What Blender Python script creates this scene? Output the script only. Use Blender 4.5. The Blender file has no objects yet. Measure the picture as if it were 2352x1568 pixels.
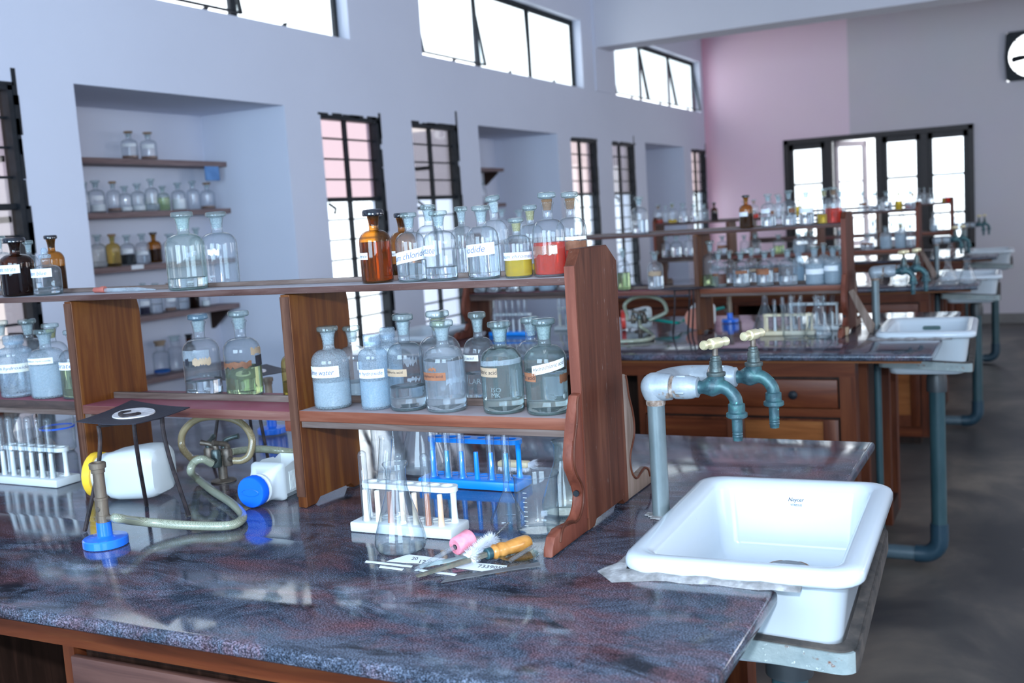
import bpy, bmesh, random
from mathutils import Vector, Matrix
from math import sin, cos, pi, atan2, asin, radians, sqrt, tan, hypot

S = bpy.context.scene
COL = S.collection
random.seed(7)

# ------------------------------------------------------------------ camera
FL, YAW, PIT, ROL = 2444.36, 0.46850457, -0.11477737, -0.06455888      # focal length in pixels of the 2352 px wide photograph
EYE = Vector((0.0, 0.0, 1.375))
_f = Vector((-sin(YAW) * cos(PIT), cos(YAW) * cos(PIT), sin(PIT)))
_r = Vector((cos(YAW), sin(YAW), 0.0))
_u = _r.cross(_f)
CR = _r * cos(ROL) + _u * sin(ROL)
CU = -_r * sin(ROL) + _u * cos(ROL)
CF = _f
cam_d = bpy.data.cameras.new('camera')
cam = bpy.data.objects.new('camera', cam_d)
COL.objects.link(cam)
cam.matrix_world = Matrix(((CR.x, CU.x, -CF.x, EYE.x), (CR.y, CU.y, -CF.y, EYE.y), (CR.z, CU.z, -CF.z, EYE.z), (0, 0, 0, 1)))
cam_d.sensor_width = 36.0
cam_d.lens = FL / 2352.0 * 36.0
cam_d.clip_start = 0.05
cam_d.clip_end = 200.0
cam_d.dof.use_dof = True
cam_d.dof.focus_distance = 1.72
cam_d.dof.aperture_fstop = 5.6
S.camera = cam

# ------------------------------------------------------------------ world, daylight, fill lamps and exposure
W = bpy.data.worlds.new('sky')
S.world = W
W.use_nodes = True
bg = W.node_tree.nodes['Background']
bg.inputs[0].default_value = (0.90, 0.95, 1.0, 1)
bg.inputs[1].default_value = 2.3
S.view_settings.view_transform = 'Standard'
S.view_settings.look = 'None'
S.view_settings.gamma = 1.0
S.view_settings.exposure = 0.60
S.view_settings.use_curve_mapping = False
S.cycles.use_denoising = True
S.cycles.max_bounces = 14
S.cycles.transparent_max_bounces = 40
S.cycles.transmission_bounces = 12
S.cycles.glossy_bounces = 6
S.cycles.diffuse_bounces = 5
S.cycles.sample_clamp_indirect = 6.0
S.cycles.caustics_reflective = False


def area(name, loc, target, sx, sy, power, color, portal=False):
    d = bpy.data.lights.new(name, 'AREA')
    d.shape = 'RECTANGLE'
    d.size, d.size_y, d.energy, d.color = sx, sy, power, color
    if portal:
        d.cycles.is_portal = True
    o = bpy.data.objects.new(name, d)
    COL.objects.link(o)
    o.location = loc
    o.rotation_euler = (Vector(target) - Vector(loc)).to_track_quat('-Z', 'Y').to_euler()
    return o


# added fill lamps at unseen openings of the near and right-hand walls
area('near_fill_lamp', (-1.3, -2.25, 1.75), (-1.3, 5, 1.4), 1.9, 1.5, 94, (0.50, 0.76, 1.0))
area('near_fill_lamp', (1.5, -2.25, 1.75), (1.5, 5, 1.4), 1.9, 1.5, 80, (0.50, 0.76, 1.0))
for yy in (1.4, 5.0, 8.6):
    area('right_fill_lamp', (3.25, yy, 1.75), (-3, yy, 1.3), 1.6, 1.3, 17, (0.97, 0.95, 1.0))
# the photographer's flash, above the lens
fd = bpy.data.lights.new('camera_flash', 'SPOT')
fd.energy, fd.color, fd.shadow_soft_size, fd.spot_size, fd.spot_blend = 86, (0.74, 0.87, 1.0), 0.03, radians(95), 0.6
fo = bpy.data.objects.new('camera_flash', fd)
COL.objects.link(fo)
fo.location = (0.02, -0.02, 1.575)
fo.rotation_euler = (Vector((-1.2, 2.2, 1.15)) - fo.location).to_track_quat('-Z', 'Y').to_euler()


# ------------------------------------------------------------------ pixels of the photograph to places on planes of the room
def ray(px, py):
    return (CF * FL + CR * (px - 1176.0) - CU * (py - 784.0)).normalized()


def gx(px, py, x):
    d = ray(px, py)
    return EYE + d * ((x - EYE.x) / d.x)


def gy(px, py, y):
    d = ray(px, py)
    return EYE + d * ((y - EYE.y) / d.y)


def gz(px, py, z):
    d = ray(px, py)
    return EYE + d * ((z - EYE.z) / d.z)


def depth(p):
    return (Vector(p) - EYE).dot(CF)


# ------------------------------------------------------------------ objects
def obj(name, me, mat, parent=None, loc=None, rot=None, scale=None):
    o = bpy.data.objects.new(name, me)
    if mat is not None and not me.materials:
        me.materials.append(mat)
    COL.objects.link(o)
    if parent is not None:
        o.parent = parent
    if loc is not None:
        o.location = loc
    if rot is not None:
        o.rotation_euler = rot
    if scale is not None:
        o.scale = scale
    return o


def tag(o, label, cat, group=None):
    o['label'] = label
    o['category'] = cat
    if group:
        o['group'] = group
    return o


def thing(name, label, cat, loc, rz=0.0, group=None):
    o = bpy.data.objects.new(name, None)
    o.empty_display_size = 0.05
    COL.objects.link(o)
    o.location = loc
    o.rotation_euler = (0, 0, rz)
    return tag(o, label, cat, group)


def struct(o):
    o['kind'] = 'structure'
    return o


def copy_tree(o, parent=None, dy=0.0):
    c = o.copy()
    COL.objects.link(c)
    if parent is not None:
        c.parent = parent
    else:
        c.location.y += dy
    for ch in list(o.children):
        copy_tree(ch, c)
    return c


class G:
    """Gathers simple solids into one bmesh."""

    def __init__(self):
        self.b = bmesh.new()

    def box(self, lo, hi, bevel=0.0, seg=2, m=None):
        lo, hi = Vector(lo), Vector(hi)
        r = bmesh.ops.create_cube(self.b, size=1.0)
        vs = r['verts']
        c, d = (lo + hi) / 2, hi - lo
        for v in vs:
            v.co = Vector((v.co.x * d.x, v.co.y * d.y, v.co.z * d.z)) + c
        if m is not None:
            for v in vs:
                v.co = m @ v.co
        if bevel > 0:
            es = list({e for v in vs for e in v.link_edges})
            bmesh.ops.bevel(self.b, geom=es, offset=bevel, segments=seg, affect='EDGES', profile=0.5)
        return self

    def lathe(self, prof, seg=24, m=None, cap=True):
        rings = []
        for r, z in prof:
            if r < 1e-6:
                p = Vector((0, 0, z))
                rings.append([self.b.verts.new(m @ p if m else p)])
            else:
                ring = []
                for i in range(seg):
                    a = 2 * pi * i / seg
                    p = Vector((r * cos(a), r * sin(a), z))
                    ring.append(self.b.verts.new(m @ p if m else p))
                rings.append(ring)
        for A, B in zip(rings, rings[1:]):
            for i in range(seg):
                j = (i + 1) % seg
                if len(A) == 1 and len(B) == 1:
                    continue
                if len(A) == 1:
                    self.b.faces.new((A[0], B[j], B[i]))
                elif len(B) == 1:
                    self.b.faces.new((A[i], A[j], B[0]))
                else:
                    self.b.faces.new((A[i], A[j], B[j], B[i]))
        if cap:
            if len(rings[0]) > 1:
                self.b.faces.new(list(reversed(rings[0])))
            if len(rings[-1]) > 1:
                self.b.faces.new(rings[-1])
        return self

    def tube(self, pts, rad, seg=10, cap=True):
        pts = [Vector(p) for p in pts]
        n = len(pts)
        if not hasattr(rad, '__len__'):
            rad = [rad] * n
        t0 = (pts[1] - pts[0]).normalized()
        up = Vector((0, 0, 1)) if abs(t0.z) < 0.9 else Vector((1, 0, 0))
        nrm = (up - t0 * up.dot(t0)).normalized()
        rings = []
        for i, p in enumerate(pts):
            t = (pts[min(i + 1, n - 1)] - pts[max(i - 1, 0)])
            t = t.normalized() if t.length > 1e-9 else t0
            nrm = (nrm - t * nrm.dot(t)).normalized()
            bn = t.cross(nrm)
            rings.append([self.b.verts.new(p + (nrm * cos(2 * pi * k / seg) + bn * sin(2 * pi * k / seg)) * rad[i]) for k in range(seg)])
        for A, B in zip(rings, rings[1:]):
            for k in range(seg):
                j = (k + 1) % seg
                self.b.faces.new((A[k], A[j], B[j], B[k]))
        if cap:
            self.b.faces.new(list(reversed(rings[0])))
            self.b.faces.new(rings[-1])
        return self

    def prism(self, poly, fn, a, b, bevel=0.0, seg=2):
        """poly: 2D points; fn(u, v, w) -> 3D; between w = a and w = b"""
        A = [self.b.verts.new(fn(u, v, a)) for u, v in poly]
        B = [self.b.verts.new(fn(u, v, b)) for u, v in poly]
        fs = [self.b.faces.new(list(reversed(A))), self.b.faces.new(B)]
        for i in range(len(poly)):
            j = (i + 1) % len(poly)
            fs.append(self.b.faces.new((A[i], A[j], B[j], B[i])))
        if bevel > 0:
            es = list(fs[0].edges) + list(fs[1].edges)
            bmesh.ops.bevel(self.b, geom=es, offset=bevel, segments=seg, affect='EDGES', profile=0.5)
        return self

    def holed(self, outer, holes, z0, z1):
        """flat plate with holes, outlines in xy"""
        es = []
        for lp in [outer] + holes:
            vs = [self.b.verts.new((x, y, z0)) for x, y in lp]
            es += [self.b.edges.new((vs[i], vs[(i + 1) % len(vs)])) for i in range(len(vs))]
        r = bmesh.ops.triangle_fill(self.b, use_beauty=True, use_dissolve=False, edges=es)
        fs = [g for g in r['geom'] if isinstance(g, bmesh.types.BMFace)]
        ex = bmesh.ops.extrude_face_region(self.b, geom=fs)
        for g in ex['geom']:
            if isinstance(g, bmesh.types.BMVert):
                g.co.z = z1
        return self

    def rings(self, loops, cap0=True, cap1=True):
        """loops of equal length, bridged one after another"""
        R = [[self.b.verts.new(p) for p in lp] for lp in loops]
        n = len(R[0])
        for A, B in zip(R, R[1:]):
            for i in range(n):
                j = (i + 1) % n
                self.b.faces.new((A[i], A[j], B[j], B[i]))
        if cap0:
            self.b.faces.new(list(reversed(R[0])))
        if cap1:
            self.b.faces.new(R[-1])
        return self

    def move(self, m):
        bmesh.ops.transform(self.b, matrix=m, verts=self.b.verts)
        return self

    def mesh(self, name, smooth=40):
        bmesh.ops.recalc_face_normals(self.b, faces=self.b.faces)
        me = bpy.data.meshes.new(name)
        self.b.to_mesh(me)
        self.b.free()
        if smooth:
            me.polygons.foreach_set('use_smooth', [True] * len(me.polygons))
            me.set_sharp_from_angle(angle=radians(smooth))
        return me

    def done(self, name, mat, parent=None, smooth=40, **k):
        return obj(name, self.mesh(name, smooth), mat, parent, **k)


def arc(cx, cy, r, a0, a1, n):
    return [(cx + r * cos(radians(a0 + (a1 - a0) * i / n)), cy + r * sin(radians(a0 + (a1 - a0) * i / n))) for i in range(n + 1)]


def rrect(x0, y0, x1, y1, r, n=5):
    return (arc(x1 - r, y0 + r, r, -90, 0, n) + arc(x1 - r, y1 - r, r, 0, 90, n) + arc(x0 + r, y1 - r, r, 90, 180, n) + arc(x0 + r, y0 + r, r, 180, 270, n))


def circle(cx, cy, r, n=16, ry=None):
    return [(cx + r * cos(2 * pi * i / n), cy + (ry or r) * sin(2 * pi * i / n)) for i in range(n)]


def smooth_path(pts, n=8):
    """Catmull-Rom through 3D points"""
    P = [Vector(p) for p in pts]
    P = [P[0] * 2 - P[1]] + P + [P[-1] * 2 - P[-2]]
    out = []
    for i in range(1, len(P) - 2):
        a, b, c, d = P[i - 1], P[i], P[i + 1], P[i + 2]
        for k in range(n):
            t = k / n
            out.append(0.5 * ((2 * b) + (c - a) * t + (2 * a - 5 * b + 4 * c - d) * t * t + (3 * b - a - 3 * c + d) * t ** 3))
    out.append(P[-2])
    return out


# ------------------------------------------------------------------ materials
MATS = {}


def nodes_of(name):
    m = bpy.data.materials.new(name)
    m.use_nodes = True
    nt = m.node_tree
    nt.nodes.clear()
    out = nt.nodes.new('ShaderNodeOutputMaterial')
    MATS[name] = m
    return m, nt, nt.nodes, nt.links, out


def ramp(nt, stops):
    n = nt.nodes.new('ShaderNodeValToRGB')
    el = n.color_ramp.elements
    while len(el) < len(stops):
        el.new(0.5)
    for e, (p, c) in zip(el, stops):
        e.position = p
        e.color = (c[0], c[1], c[2], 1)
    return n


def coords(nt, scale, rot=(0, 0, 0), kind='Object'):
    tc = nt.nodes.new('ShaderNodeTexCoord')
    mp = nt.nodes.new('ShaderNodeMapping')
    mp.inputs['Scale'].default_value = scale
    mp.inputs['Rotation'].default_value = rot
    nt.links.new(tc.outputs[kind], mp.inputs['Vector'])
    return mp


def noise(nt, vec, scale, detail=5, rough=0.6, dist=0.0):
    n = nt.nodes.new('ShaderNodeTexNoise')
    n.inputs['Scale'].default_value = scale
    n.inputs['Detail'].default_value = detail
    n.inputs['Roughness'].default_value = rough
    n.inputs['Distortion'].default_value = dist
    nt.links.new(vec.outputs[0], n.inputs['Vector'])
    return n


def mixc(nt, fac, a, b, mode='MIX'):
    n = nt.nodes.new('ShaderNodeMix')
    n.data_type = 'RGBA'
    n.blend_type = mode
    for i, v in ((0, fac), (6, a), (7, b)):
        if isinstance(v, bpy.types.NodeSocket):
            nt.links.new(v, n.inputs[i])
        elif i == 0:
            n.inputs[i].default_value = v
        else:
            n.inputs[i].default_value = (v[0], v[1], v[2], 1)
    return n.outputs[2]


def pm(name, stops, scale=6, stretch=(1, 1, 1), rough=0.5, metal=0.0, bump=0.0, detail=6, dist=0.0, specks=None, dust=None, coat=0.0, spec=0.5, sub=None, rot=(0, 0, 0), ramp_lo=0.3, ramp_hi=0.7):
    """mottled surface: noise -> colours; specks = (scale, threshold, colour); dust = (colour, amount) on faces that look up"""
    m, nt, N, L, out = nodes_of(name)
    p = N.new('ShaderNodeBsdfPrincipled')
    L.new(p.outputs[0], out.inputs[0])
    mp = coords(nt, stretch, rot)
    n1 = noise(nt, mp, scale, detail, 0.62, dist)
    k = len(stops)
    rp = ramp(nt, [(ramp_lo + (ramp_hi - ramp_lo) * (i / max(1, k - 1)), c) for i, c in enumerate(stops)])
    L.new(n1.outputs[0], rp.inputs[0])
    col = rp.outputs[0]
    if specks:
        for sc, th, c in specks:
            n2 = noise(nt, mp, sc, 3, 0.7)
            r2 = ramp(nt, [(th, (0, 0, 0)), (min(1.0, th + 0.05), (1, 1, 1))])
            L.new(n2.outputs[0], r2.inputs[0])
            col = mixc(nt, r2.outputs[0], col, c)
    if dust:
        ge = N.new('ShaderNodeNewGeometry')
        sp = N.new('ShaderNodeSeparateXYZ')
        L.new(ge.outputs['Normal'], sp.inputs[0])
        r3 = ramp(nt, [(0.80, (0, 0, 0)), (0.95, (1, 1, 1))])
        L.new(sp.outputs[2], r3.inputs[0])
        n3 = noise(nt, coords(nt, (1, 1, 1)), 30, 5)
        mu = N.new('ShaderNodeMath')
        mu.operation = 'MULTIPLY'
        L.new(r3.outputs[0], mu.inputs[0])
        ad = N.new('ShaderNodeMath')
        ad.operation = 'MULTIPLY_ADD'
        L.new(n3.outputs[0], ad.inputs[0])
        ad.inputs[1].default_value = 0.6
        ad.inputs[2].default_value = dust[1] - 0.3
        ad.use_clamp = True
        L.new(ad.outputs[0], mu.inputs[1])
        col = mixc(nt, mu.outputs[0], col, dust[0])
    L.new(col, p.inputs['Base Color'])
    p.inputs['Roughness'].default_value = rough
    p.inputs['Metallic'].default_value = metal
    p.inputs['Specular IOR Level'].default_value = spec
    if coat:
        p.inputs['Coat Weight'].default_value = coat
        p.inputs['Coat Roughness'].default_value = 0.05
    if sub:
        p.inputs['Subsurface Weight'].default_value = sub
        p.inputs['Subsurface Radius'].default_value = (0.01, 0.01, 0.01)
    if bump:
        bp = N.new('ShaderNodeBump')
        bp.inputs['Strength'].default_value = bump
        bp.inputs['Distance'].default_value = 0.004
        L.new(n1.outputs[0], bp.inputs['Height'])
        L.new(bp.outputs[0], p.inputs['Normal'])
    return m


def wood(name, dark, mid, light, along='X', rough=0.5, dust=None, scale=5, specks=None, coat=0.0):
    st = {'X': (0.7, 9, 9), 'Y': (9, 0.7, 9), 'Z': (9, 9, 0.7)}[along]
    return pm(name, [dark, mid, light], scale, st, rough, bump=0.12, detail=7, dist=0.8, dust=dust, specks=specks, coat=coat, spec=0.22)


def facing(nt, power):
    lw = nt.nodes.new('ShaderNodeLayerWeight')
    lw.inputs[0].default_value = 0.5
    pw = nt.nodes.new('ShaderNodeMath')
    pw.operation = 'POWER'
    nt.links.new(lw.outputs['Facing'], pw.inputs[0])
    pw.inputs[1].default_value = power
    return pw.outputs[0]


def thin_glass(name, centre, edge, refl=0.9, power=3.0, base=0.04, milk=0.0, milkc=(0.8, 0.85, 0.9)):
    """wall of blown glass: clear where looked through squarely, darker and mirroring at grazing angles; milk = share of scattering bloom"""
    m, nt, N, L, out = nodes_of(name)
    f = facing(nt, power)
    tr = N.new('ShaderNodeBsdfTransparent')
    L.new(mixc(nt, f, centre, edge), tr.inputs[0])
    sh = tr.outputs[0]
    if milk:
        df = N.new('ShaderNodeBsdfDiffuse')
        tl = N.new('ShaderNodeBsdfTranslucent')
        n = noise(nt, coords(nt, (1, 1, 1)), 25, 4)
        for b in (df, tl):
            b.inputs[0].default_value = (*milkc, 1)
        a = N.new('ShaderNodeMixShader')
        a.inputs[0].default_value = 0.5
        L.new(df.outputs[0], a.inputs[1])
        L.new(tl.outputs[0], a.inputs[2])
        mm = N.new('ShaderNodeMath')
        mm.operation = 'MULTIPLY'
        L.new(n.outputs[0], mm.inputs[0])
        mm.inputs[1].default_value = milk * 2
        mm.use_clamp = True
        b = N.new('ShaderNodeMixShader')
        L.new(mm.outputs[0], b.inputs[0])
        L.new(sh, b.inputs[1])
        L.new(a.outputs[0], b.inputs[2])
        sh = b.outputs[0]
    gl = N.new('ShaderNodeBsdfGlossy')
    gl.inputs['Roughness'].default_value = 0.03
    ma = N.new('ShaderNodeMath')
    ma.operation = 'MULTIPLY_ADD'
    L.new(facing(nt, 4.0), ma.inputs[0])
    ma.inputs[1].default_value = refl
    ma.inputs[2].default_value = base
    mx = N.new('ShaderNodeMixShader')
    L.new(ma.outputs[0], mx.inputs[0])
    L.new(sh, mx.inputs[1])
    L.new(gl.outputs[0], mx.inputs[2])
    L.new(mx.outputs[0], out.inputs[0])
    return m


def fluid(name, color, ior=1.33, cloud=0.0, cloudc=None, rough=0.0):
    """refracting body, with a share of cloudy scattering"""
    m, nt, N, L, out = nodes_of(name)
    g = N.new('ShaderNodeBsdfRefraction')
    g.inputs['Color'].default_value = (*color, 1)
    g.inputs['IOR'].default_value = ior
    g.inputs['Roughness'].default_value = rough
    sh = g.outputs[0]
    if cloud:
        c = cloudc or color
        df, tl = N.new('ShaderNodeBsdfDiffuse'), N.new('ShaderNodeBsdfTranslucent')
        n = noise(nt, coords(nt, (1, 1, 1)), 40, 3)
        cc = mixc(nt, n.outputs[0], [x * 0.85 for x in c], [min(1, x * 1.1) for x in c])
        a, b = N.new('ShaderNodeMixShader'), N.new('ShaderNodeMixShader')
        a.inputs[0].default_value = 0.55
        L.new(cc, df.inputs[0])
        L.new(cc, tl.inputs[0])
        L.new(df.outputs[0], a.inputs[1])
        L.new(tl.outputs[0], a.inputs[2])
        b.inputs[0].default_value = cloud
        L.new(sh, b.inputs[1])
        L.new(a.outputs[0], b.inputs[2])
        sh = b.outputs[0]
    L.new(sh, out.inputs[0])
    return m


def glow_free_plastic(name, c, rough=0.35, trans=0.35):
    """white polythene: diffuse with light passing through"""
    m, nt, N, L, out = nodes_of(name)
    p = N.new('ShaderNodeBsdfPrincipled')
    n = noise(nt, coords(nt, (1, 1, 1)), 18, 4)
    L.new(mixc(nt, n.outputs[0], [x * 0.93 for x in c], c), p.inputs['Base Color'])
    p.inputs['Roughness'].default_value = rough
    tl = N.new('ShaderNodeBsdfTranslucent')
    tl.inputs[0].default_value = (*c, 1)
    mx = N.new('ShaderNodeMixShader')
    mx.inputs[0].default_value = trans
    L.new(p.outputs[0], mx.inputs[1])
    L.new(tl.outputs[0], mx.inputs[2])
    L.new(mx.outputs[0], out.inputs[0])
    return m


def hose_mat(name, c1, c2):
    """clear hose with a woven thread inside"""
    m, nt, N, L, out = nodes_of(name)
    p = N.new('ShaderNodeBsdfPrincipled')
    L.new(p.outputs[0], out.inputs[0])
    fac = None
    for rot in ((0.6, 0.5, 0.78), (-0.6, 0.4, -0.78)):
        w = N.new('ShaderNodeTexWave')
        w.inputs['Scale'].default_value = 150
        w.inputs['Distortion'].default_value = 0.4
        L.new(coords(nt, (1, 1, 1), rot).outputs[0], w.inputs['Vector'])
        if fac is None:
            fac = w.outputs['Fac']
        else:
            mx = N.new('ShaderNodeMath')
            mx.operation = 'MAXIMUM'
            L.new(fac, mx.inputs[0])
            L.new(w.outputs['Fac'], mx.inputs[1])
            fac = mx.outputs[0]
    n = noise(nt, coords(nt, (1, 1, 1)), 9, 4)
    base = mixc(nt, n.outputs[0], c2, c1)
    L.new(mixc(nt, fac, [x * 0.7 for x in c2], base), p.inputs['Base Color'])
    p.inputs['Roughness'].default_value = 0.22
    p.inputs['Coat Weight'].default_value = 0.35
    p.inputs['Coat Roughness'].default_value = 0.08
    return m


# paint, stone, wood
M_WALL = pm('wall_paint', [(0.635, 0.66, 0.765), (0.665, 0.69, 0.795)], 1.2, rough=0.75, detail=4, bump=0.03)
M_CEIL = pm('ceiling_paint', [(0.62, 0.61, 0.67), (0.66, 0.65, 0.70)], 1.2, rough=0.8)
M_FLOOR = pm('concrete', [(0.03, 0.031, 0.033), (0.075, 0.069, 0.064), (0.17, 0.145, 0.12)], 1.6, (1, 0.8, 1), rough=0.42, detail=9, dist=0.5, bump=0.05, ramp_lo=0.36, ramp_hi=0.66, specks=[(9, 0.72, (0.36, 0.34, 0.33))])


def back_wall_tone():  # pink from the corner to a sharp vertical line, greyer beyond
    m, nt, N, L, out = nodes_of('pink_grey_wall')
    p = N.new('ShaderNodeBsdfPrincipled')
    L.new(p.outputs[0], out.inputs[0])
    mp = coords(nt, (1, 1, 1))
    sp = N.new('ShaderNodeSeparateXYZ')
    L.new(mp.outputs[0], sp.inputs[0])
    r = ramp(nt, [(0.0, (0.80, 0.43, 0.53)), (0.07, (0.84, 0.60, 0.70)), (0.62, (0.82, 0.63, 0.71)), (0.628, (0.60, 0.54, 0.57)), (1.0, (0.58, 0.545, 0.58))])
    mr = N.new('ShaderNodeMapRange')
    mr.inputs[1].default_value = -3.41
    mr.inputs[2].default_value = -0.9
    L.new(sp.outputs[0], mr.inputs[0])
    L.new(mr.outputs[0], r.inputs[0])
    n = noise(nt, mp, 2.0, 4)
    L.new(mixc(nt, 0.12, r.outputs[0], n.outputs[1], 'SOFT_LIGHT'), p.inputs['Base Color'])
    p.inputs['Roughness'].default_value = 0.75
    return m


M_BACK = back_wall_tone()


def granite():
    m, nt, N, L, out = nodes_of('polished_granite')
    p = N.new('ShaderNodeBsdfPrincipled')
    L.new(p.outputs[0], out.inputs[0])
    big = coords(nt, (1.0, 1.7, 1.0), (0, 0, radians(18)))
    n1 = noise(nt, big, 4.0, 9, 0.70, 0.7)
    n2 = noise(nt, big, 7, 9, 0.72, 0.5)
    fine = coords(nt, (1.0, 1.9, 1.0), (0, 0, radians(18)))
    n3 = noise(nt, fine, 400, 3, 0.75)
    r1 = ramp(nt, [(0.37, (0.009, 0.011, 0.016)), (0.46, (0.058, 0.070, 0.094)), (0.54, (0.024, 0.031, 0.044)), (0.66, (0.115, 0.132, 0.17))])
    r2 = ramp(nt, [(0.46, (0, 0, 0)), (0.68, (1, 1, 1))])
    r3 = ramp(nt, [(0.38, (0.20, 0.20, 0.22)), (0.50, (0.90, 0.90, 0.94)), (0.62, (3.2, 3.2, 3.3))])
    L.new(n1.outputs[0], r1.inputs[0])
    L.new(n2.outputs[0], r2.inputs[0])
    L.new(n3.outputs[0], r3.inputs[0])
    c = mixc(nt, r2.outputs[0], r1.outputs[0], (0.105, 0.052, 0.058))
    c = mixc(nt, 1.0, c, r3.outputs[0], 'MULTIPLY')
    L.new(c, p.inputs['Base Color'])
    p.inputs['Roughness'].default_value = 0.09
    p.inputs['Specular IOR Level'].default_value = 0.5
    rr = noise(nt, coords(nt, (1, 1, 1)), 4, 6)
    mr = N.new('ShaderNodeMapRange')
    mr.inputs[1].default_value, mr.inputs[2].default_value, mr.inputs[3].default_value, mr.inputs[4].default_value = 0.35, 0.7, 0.05, 0.17
    L.new(rr.outputs[0], mr.inputs[0])
    L.new(mr.outputs[0], p.inputs['Roughness'])
    return m


M_GRAN = granite()
DUST = ((0.42, 0.40, 0.43), 0.75)
M_SHELF = wood('weathered_shelf_wood', (0.045, 0.017, 0.013), (0.085, 0.04, 0.033), (0.14, 0.085, 0.075), 'X', 0.6, DUST, specks=[(160, 0.70, (0.42, 0.38, 0.36))])
M_SALMON = wood('salmon_shelf_wood', (0.13, 0.036, 0.019), (0.19, 0.058, 0.032), (0.25, 0.095, 0.058), 'X', 0.5, ((0.36, 0.33, 0.35), 0.75))
M_CRIM = wood('crimson_painted_shelf', (0.12, 0.03, 0.025), (0.17, 0.07, 0.055), (0.22, 0.115, 0.09), 'X', 0.5, ((0.27, 0.07, 0.10), 0.85))
M_PANEL = wood('bay_panel_wood', (0.06, 0.015, 0.004), (0.12, 0.034, 0.008), (0.21, 0.078, 0.016), 'Z', 0.42, scale=3)
M_END = wood('end_panel_wood', (0.045, 0.012, 0.006), (0.085, 0.024, 0.012), (0.13, 0.045, 0.024), 'Z', 0.55, specks=[(33, 0.69, (0.30, 0.26, 0.24))])
M_ENDR = wood('end_strip_wood', (0.11, 0.028, 0.016), (0.165, 0.046, 0.027), (0.22, 0.075, 0.048), 'Z', 0.5, specks=[(130, 0.72, (0.5, 0.42, 0.4))])
M_EDGE = wood('bay_edge_wood', (0.05, 0.018, 0.010), (0.085, 0.034, 0.02), (0.14, 0.065, 0.04), 'Z', 0.5)
M_BATT = wood('grey_batten_wood', (0.06, 0.035, 0.028), (0.12, 0.08, 0.068), (0.19, 0.145, 0.13), 'X', 0.65)
M_CAB = wood('cabinet_wood', (0.055, 0.012, 0.004), (0.105, 0.024, 0.008), (0.155, 0.044, 0.014), 'X', 0.38, scale=3)
M_CABV = wood('cabinet_stile_wood', (0.05, 0.012, 0.005), (0.09, 0.022, 0.008), (0.14, 0.04, 0.014), 'Z', 0.4, scale=3)
M_CABP = wood('cabinet_inset_wood', (0.15, 0.045, 0.012), (0.23, 0.075, 0.02), (0.30, 0.11, 0.034), 'X', 0.4, scale=3)
M_CABD = wood('shaded_dark_wood', (0.014, 0.007, 0.005), (0.028, 0.013, 0.009), (0.05, 0.022, 0.015), 'Z', 0.45)  # kneehole shade put into a near-black wood, shared by carcass and brackets
M_DRAW = wood('dark_drawer_wood', (0.06, 0.026, 0.022), (0.10, 0.045, 0.035), (0.14, 0.065, 0.05), 'X', 0.42)
M_BRACE = wood('pale_brace_wood', (0.13, 0.085, 0.065), (0.20, 0.145, 0.115), (0.27, 0.20, 0.17), 'Z', 0.6)
M_NSHELF = wood('niche_shelf_wood', (0.14, 0.09, 0.09), (0.21, 0.145, 0.14), (0.27, 0.195, 0.19), 'Y', 0.6)
M_BLACK = pm('black_frame_paint', [(0.006, 0.008, 0.011), (0.018, 0.022, 0.028)], 20, rough=0.5, spec=0.25, bump=0.1)
M_WFRAME = pm('dark_window_wood', [(0.012, 0.008, 0.008), (0.035, 0.022, 0.02)], 14, (6, 6, 1), rough=0.5)
M_OPENC = pm('daylit_casement_tone', [(0.40, 0.34, 0.37), (0.48, 0.42, 0.45)], 10, rough=0.6)  # outside light on the open casement, put into its lighter colour
# ceramics, metal
M_CERAM = pm('white_glazed_ceramic', [(0.53, 0.585, 0.635), (0.57, 0.615, 0.655)], 3, rough=0.14, spec=0.28, specks=[(38, 0.745, (0.40, 0.38, 0.33))])
M_MORTAR = pm('mortar', [(0.14, 0.135, 0.13), (0.27, 0.26, 0.26), (0.48, 0.47, 0.47)], 40, rough=0.85, bump=0.6)
M_GALV = pm('galvanised_pipe', [(0.10, 0.13, 0.14), (0.16, 0.195, 0.205), (0.21, 0.245, 0.255)], 14, (1, 1, 0.4), rough=0.38, metal=0.35, bump=0.15, specks=[(60, 0.70, (0.22, 0.17, 0.13))])
M_GALVF = pm('painted_pipe_fitting', [(0.20, 0.23, 0.26), (0.28, 0.32, 0.36), (0.36, 0.39, 0.42)], 25, rough=0.42, metal=0.15, bump=0.35, specks=[(28, 0.64, (0.26, 0.20, 0.16)), (55, 0.70, (0.35, 0.17, 0.09))])
M_RUSTJ = pm('rusty_joint', [(0.10, 0.06, 0.045), (0.24, 0.17, 0.13), (0.45, 0.42, 0.40)], 90, rough=0.8, bump=0.8)
M_GRIM = wood('grimy_shelf_wood', (0.02, 0.016, 0.016), (0.06, 0.04, 0.036), (0.13, 0.075, 0.065), 'X', 0.55, ((0.27, 0.08, 0.11), 0.8))
M_PATINA = pm('patinated_brass', [(0.015, 0.04, 0.052), (0.032, 0.08, 0.096), (0.045, 0.14, 0.14)], 45, rough=0.45, metal=0.25, bump=0.3, specks=[(70, 0.66, (0.12, 0.50, 0.42))], dist=0.5)
M_PATDK = pm('dark_patinated_brass', [(0.04, 0.06, 0.06), (0.085, 0.11, 0.11), (0.14, 0.16, 0.145)], 60, rough=0.4, metal=0.6, bump=0.2)
M_BRASS = pm('pale_brass', [(0.55, 0.47, 0.28), (0.70, 0.61, 0.38), (0.78, 0.71, 0.50)], 30, rough=0.32, metal=0.45)
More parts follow.
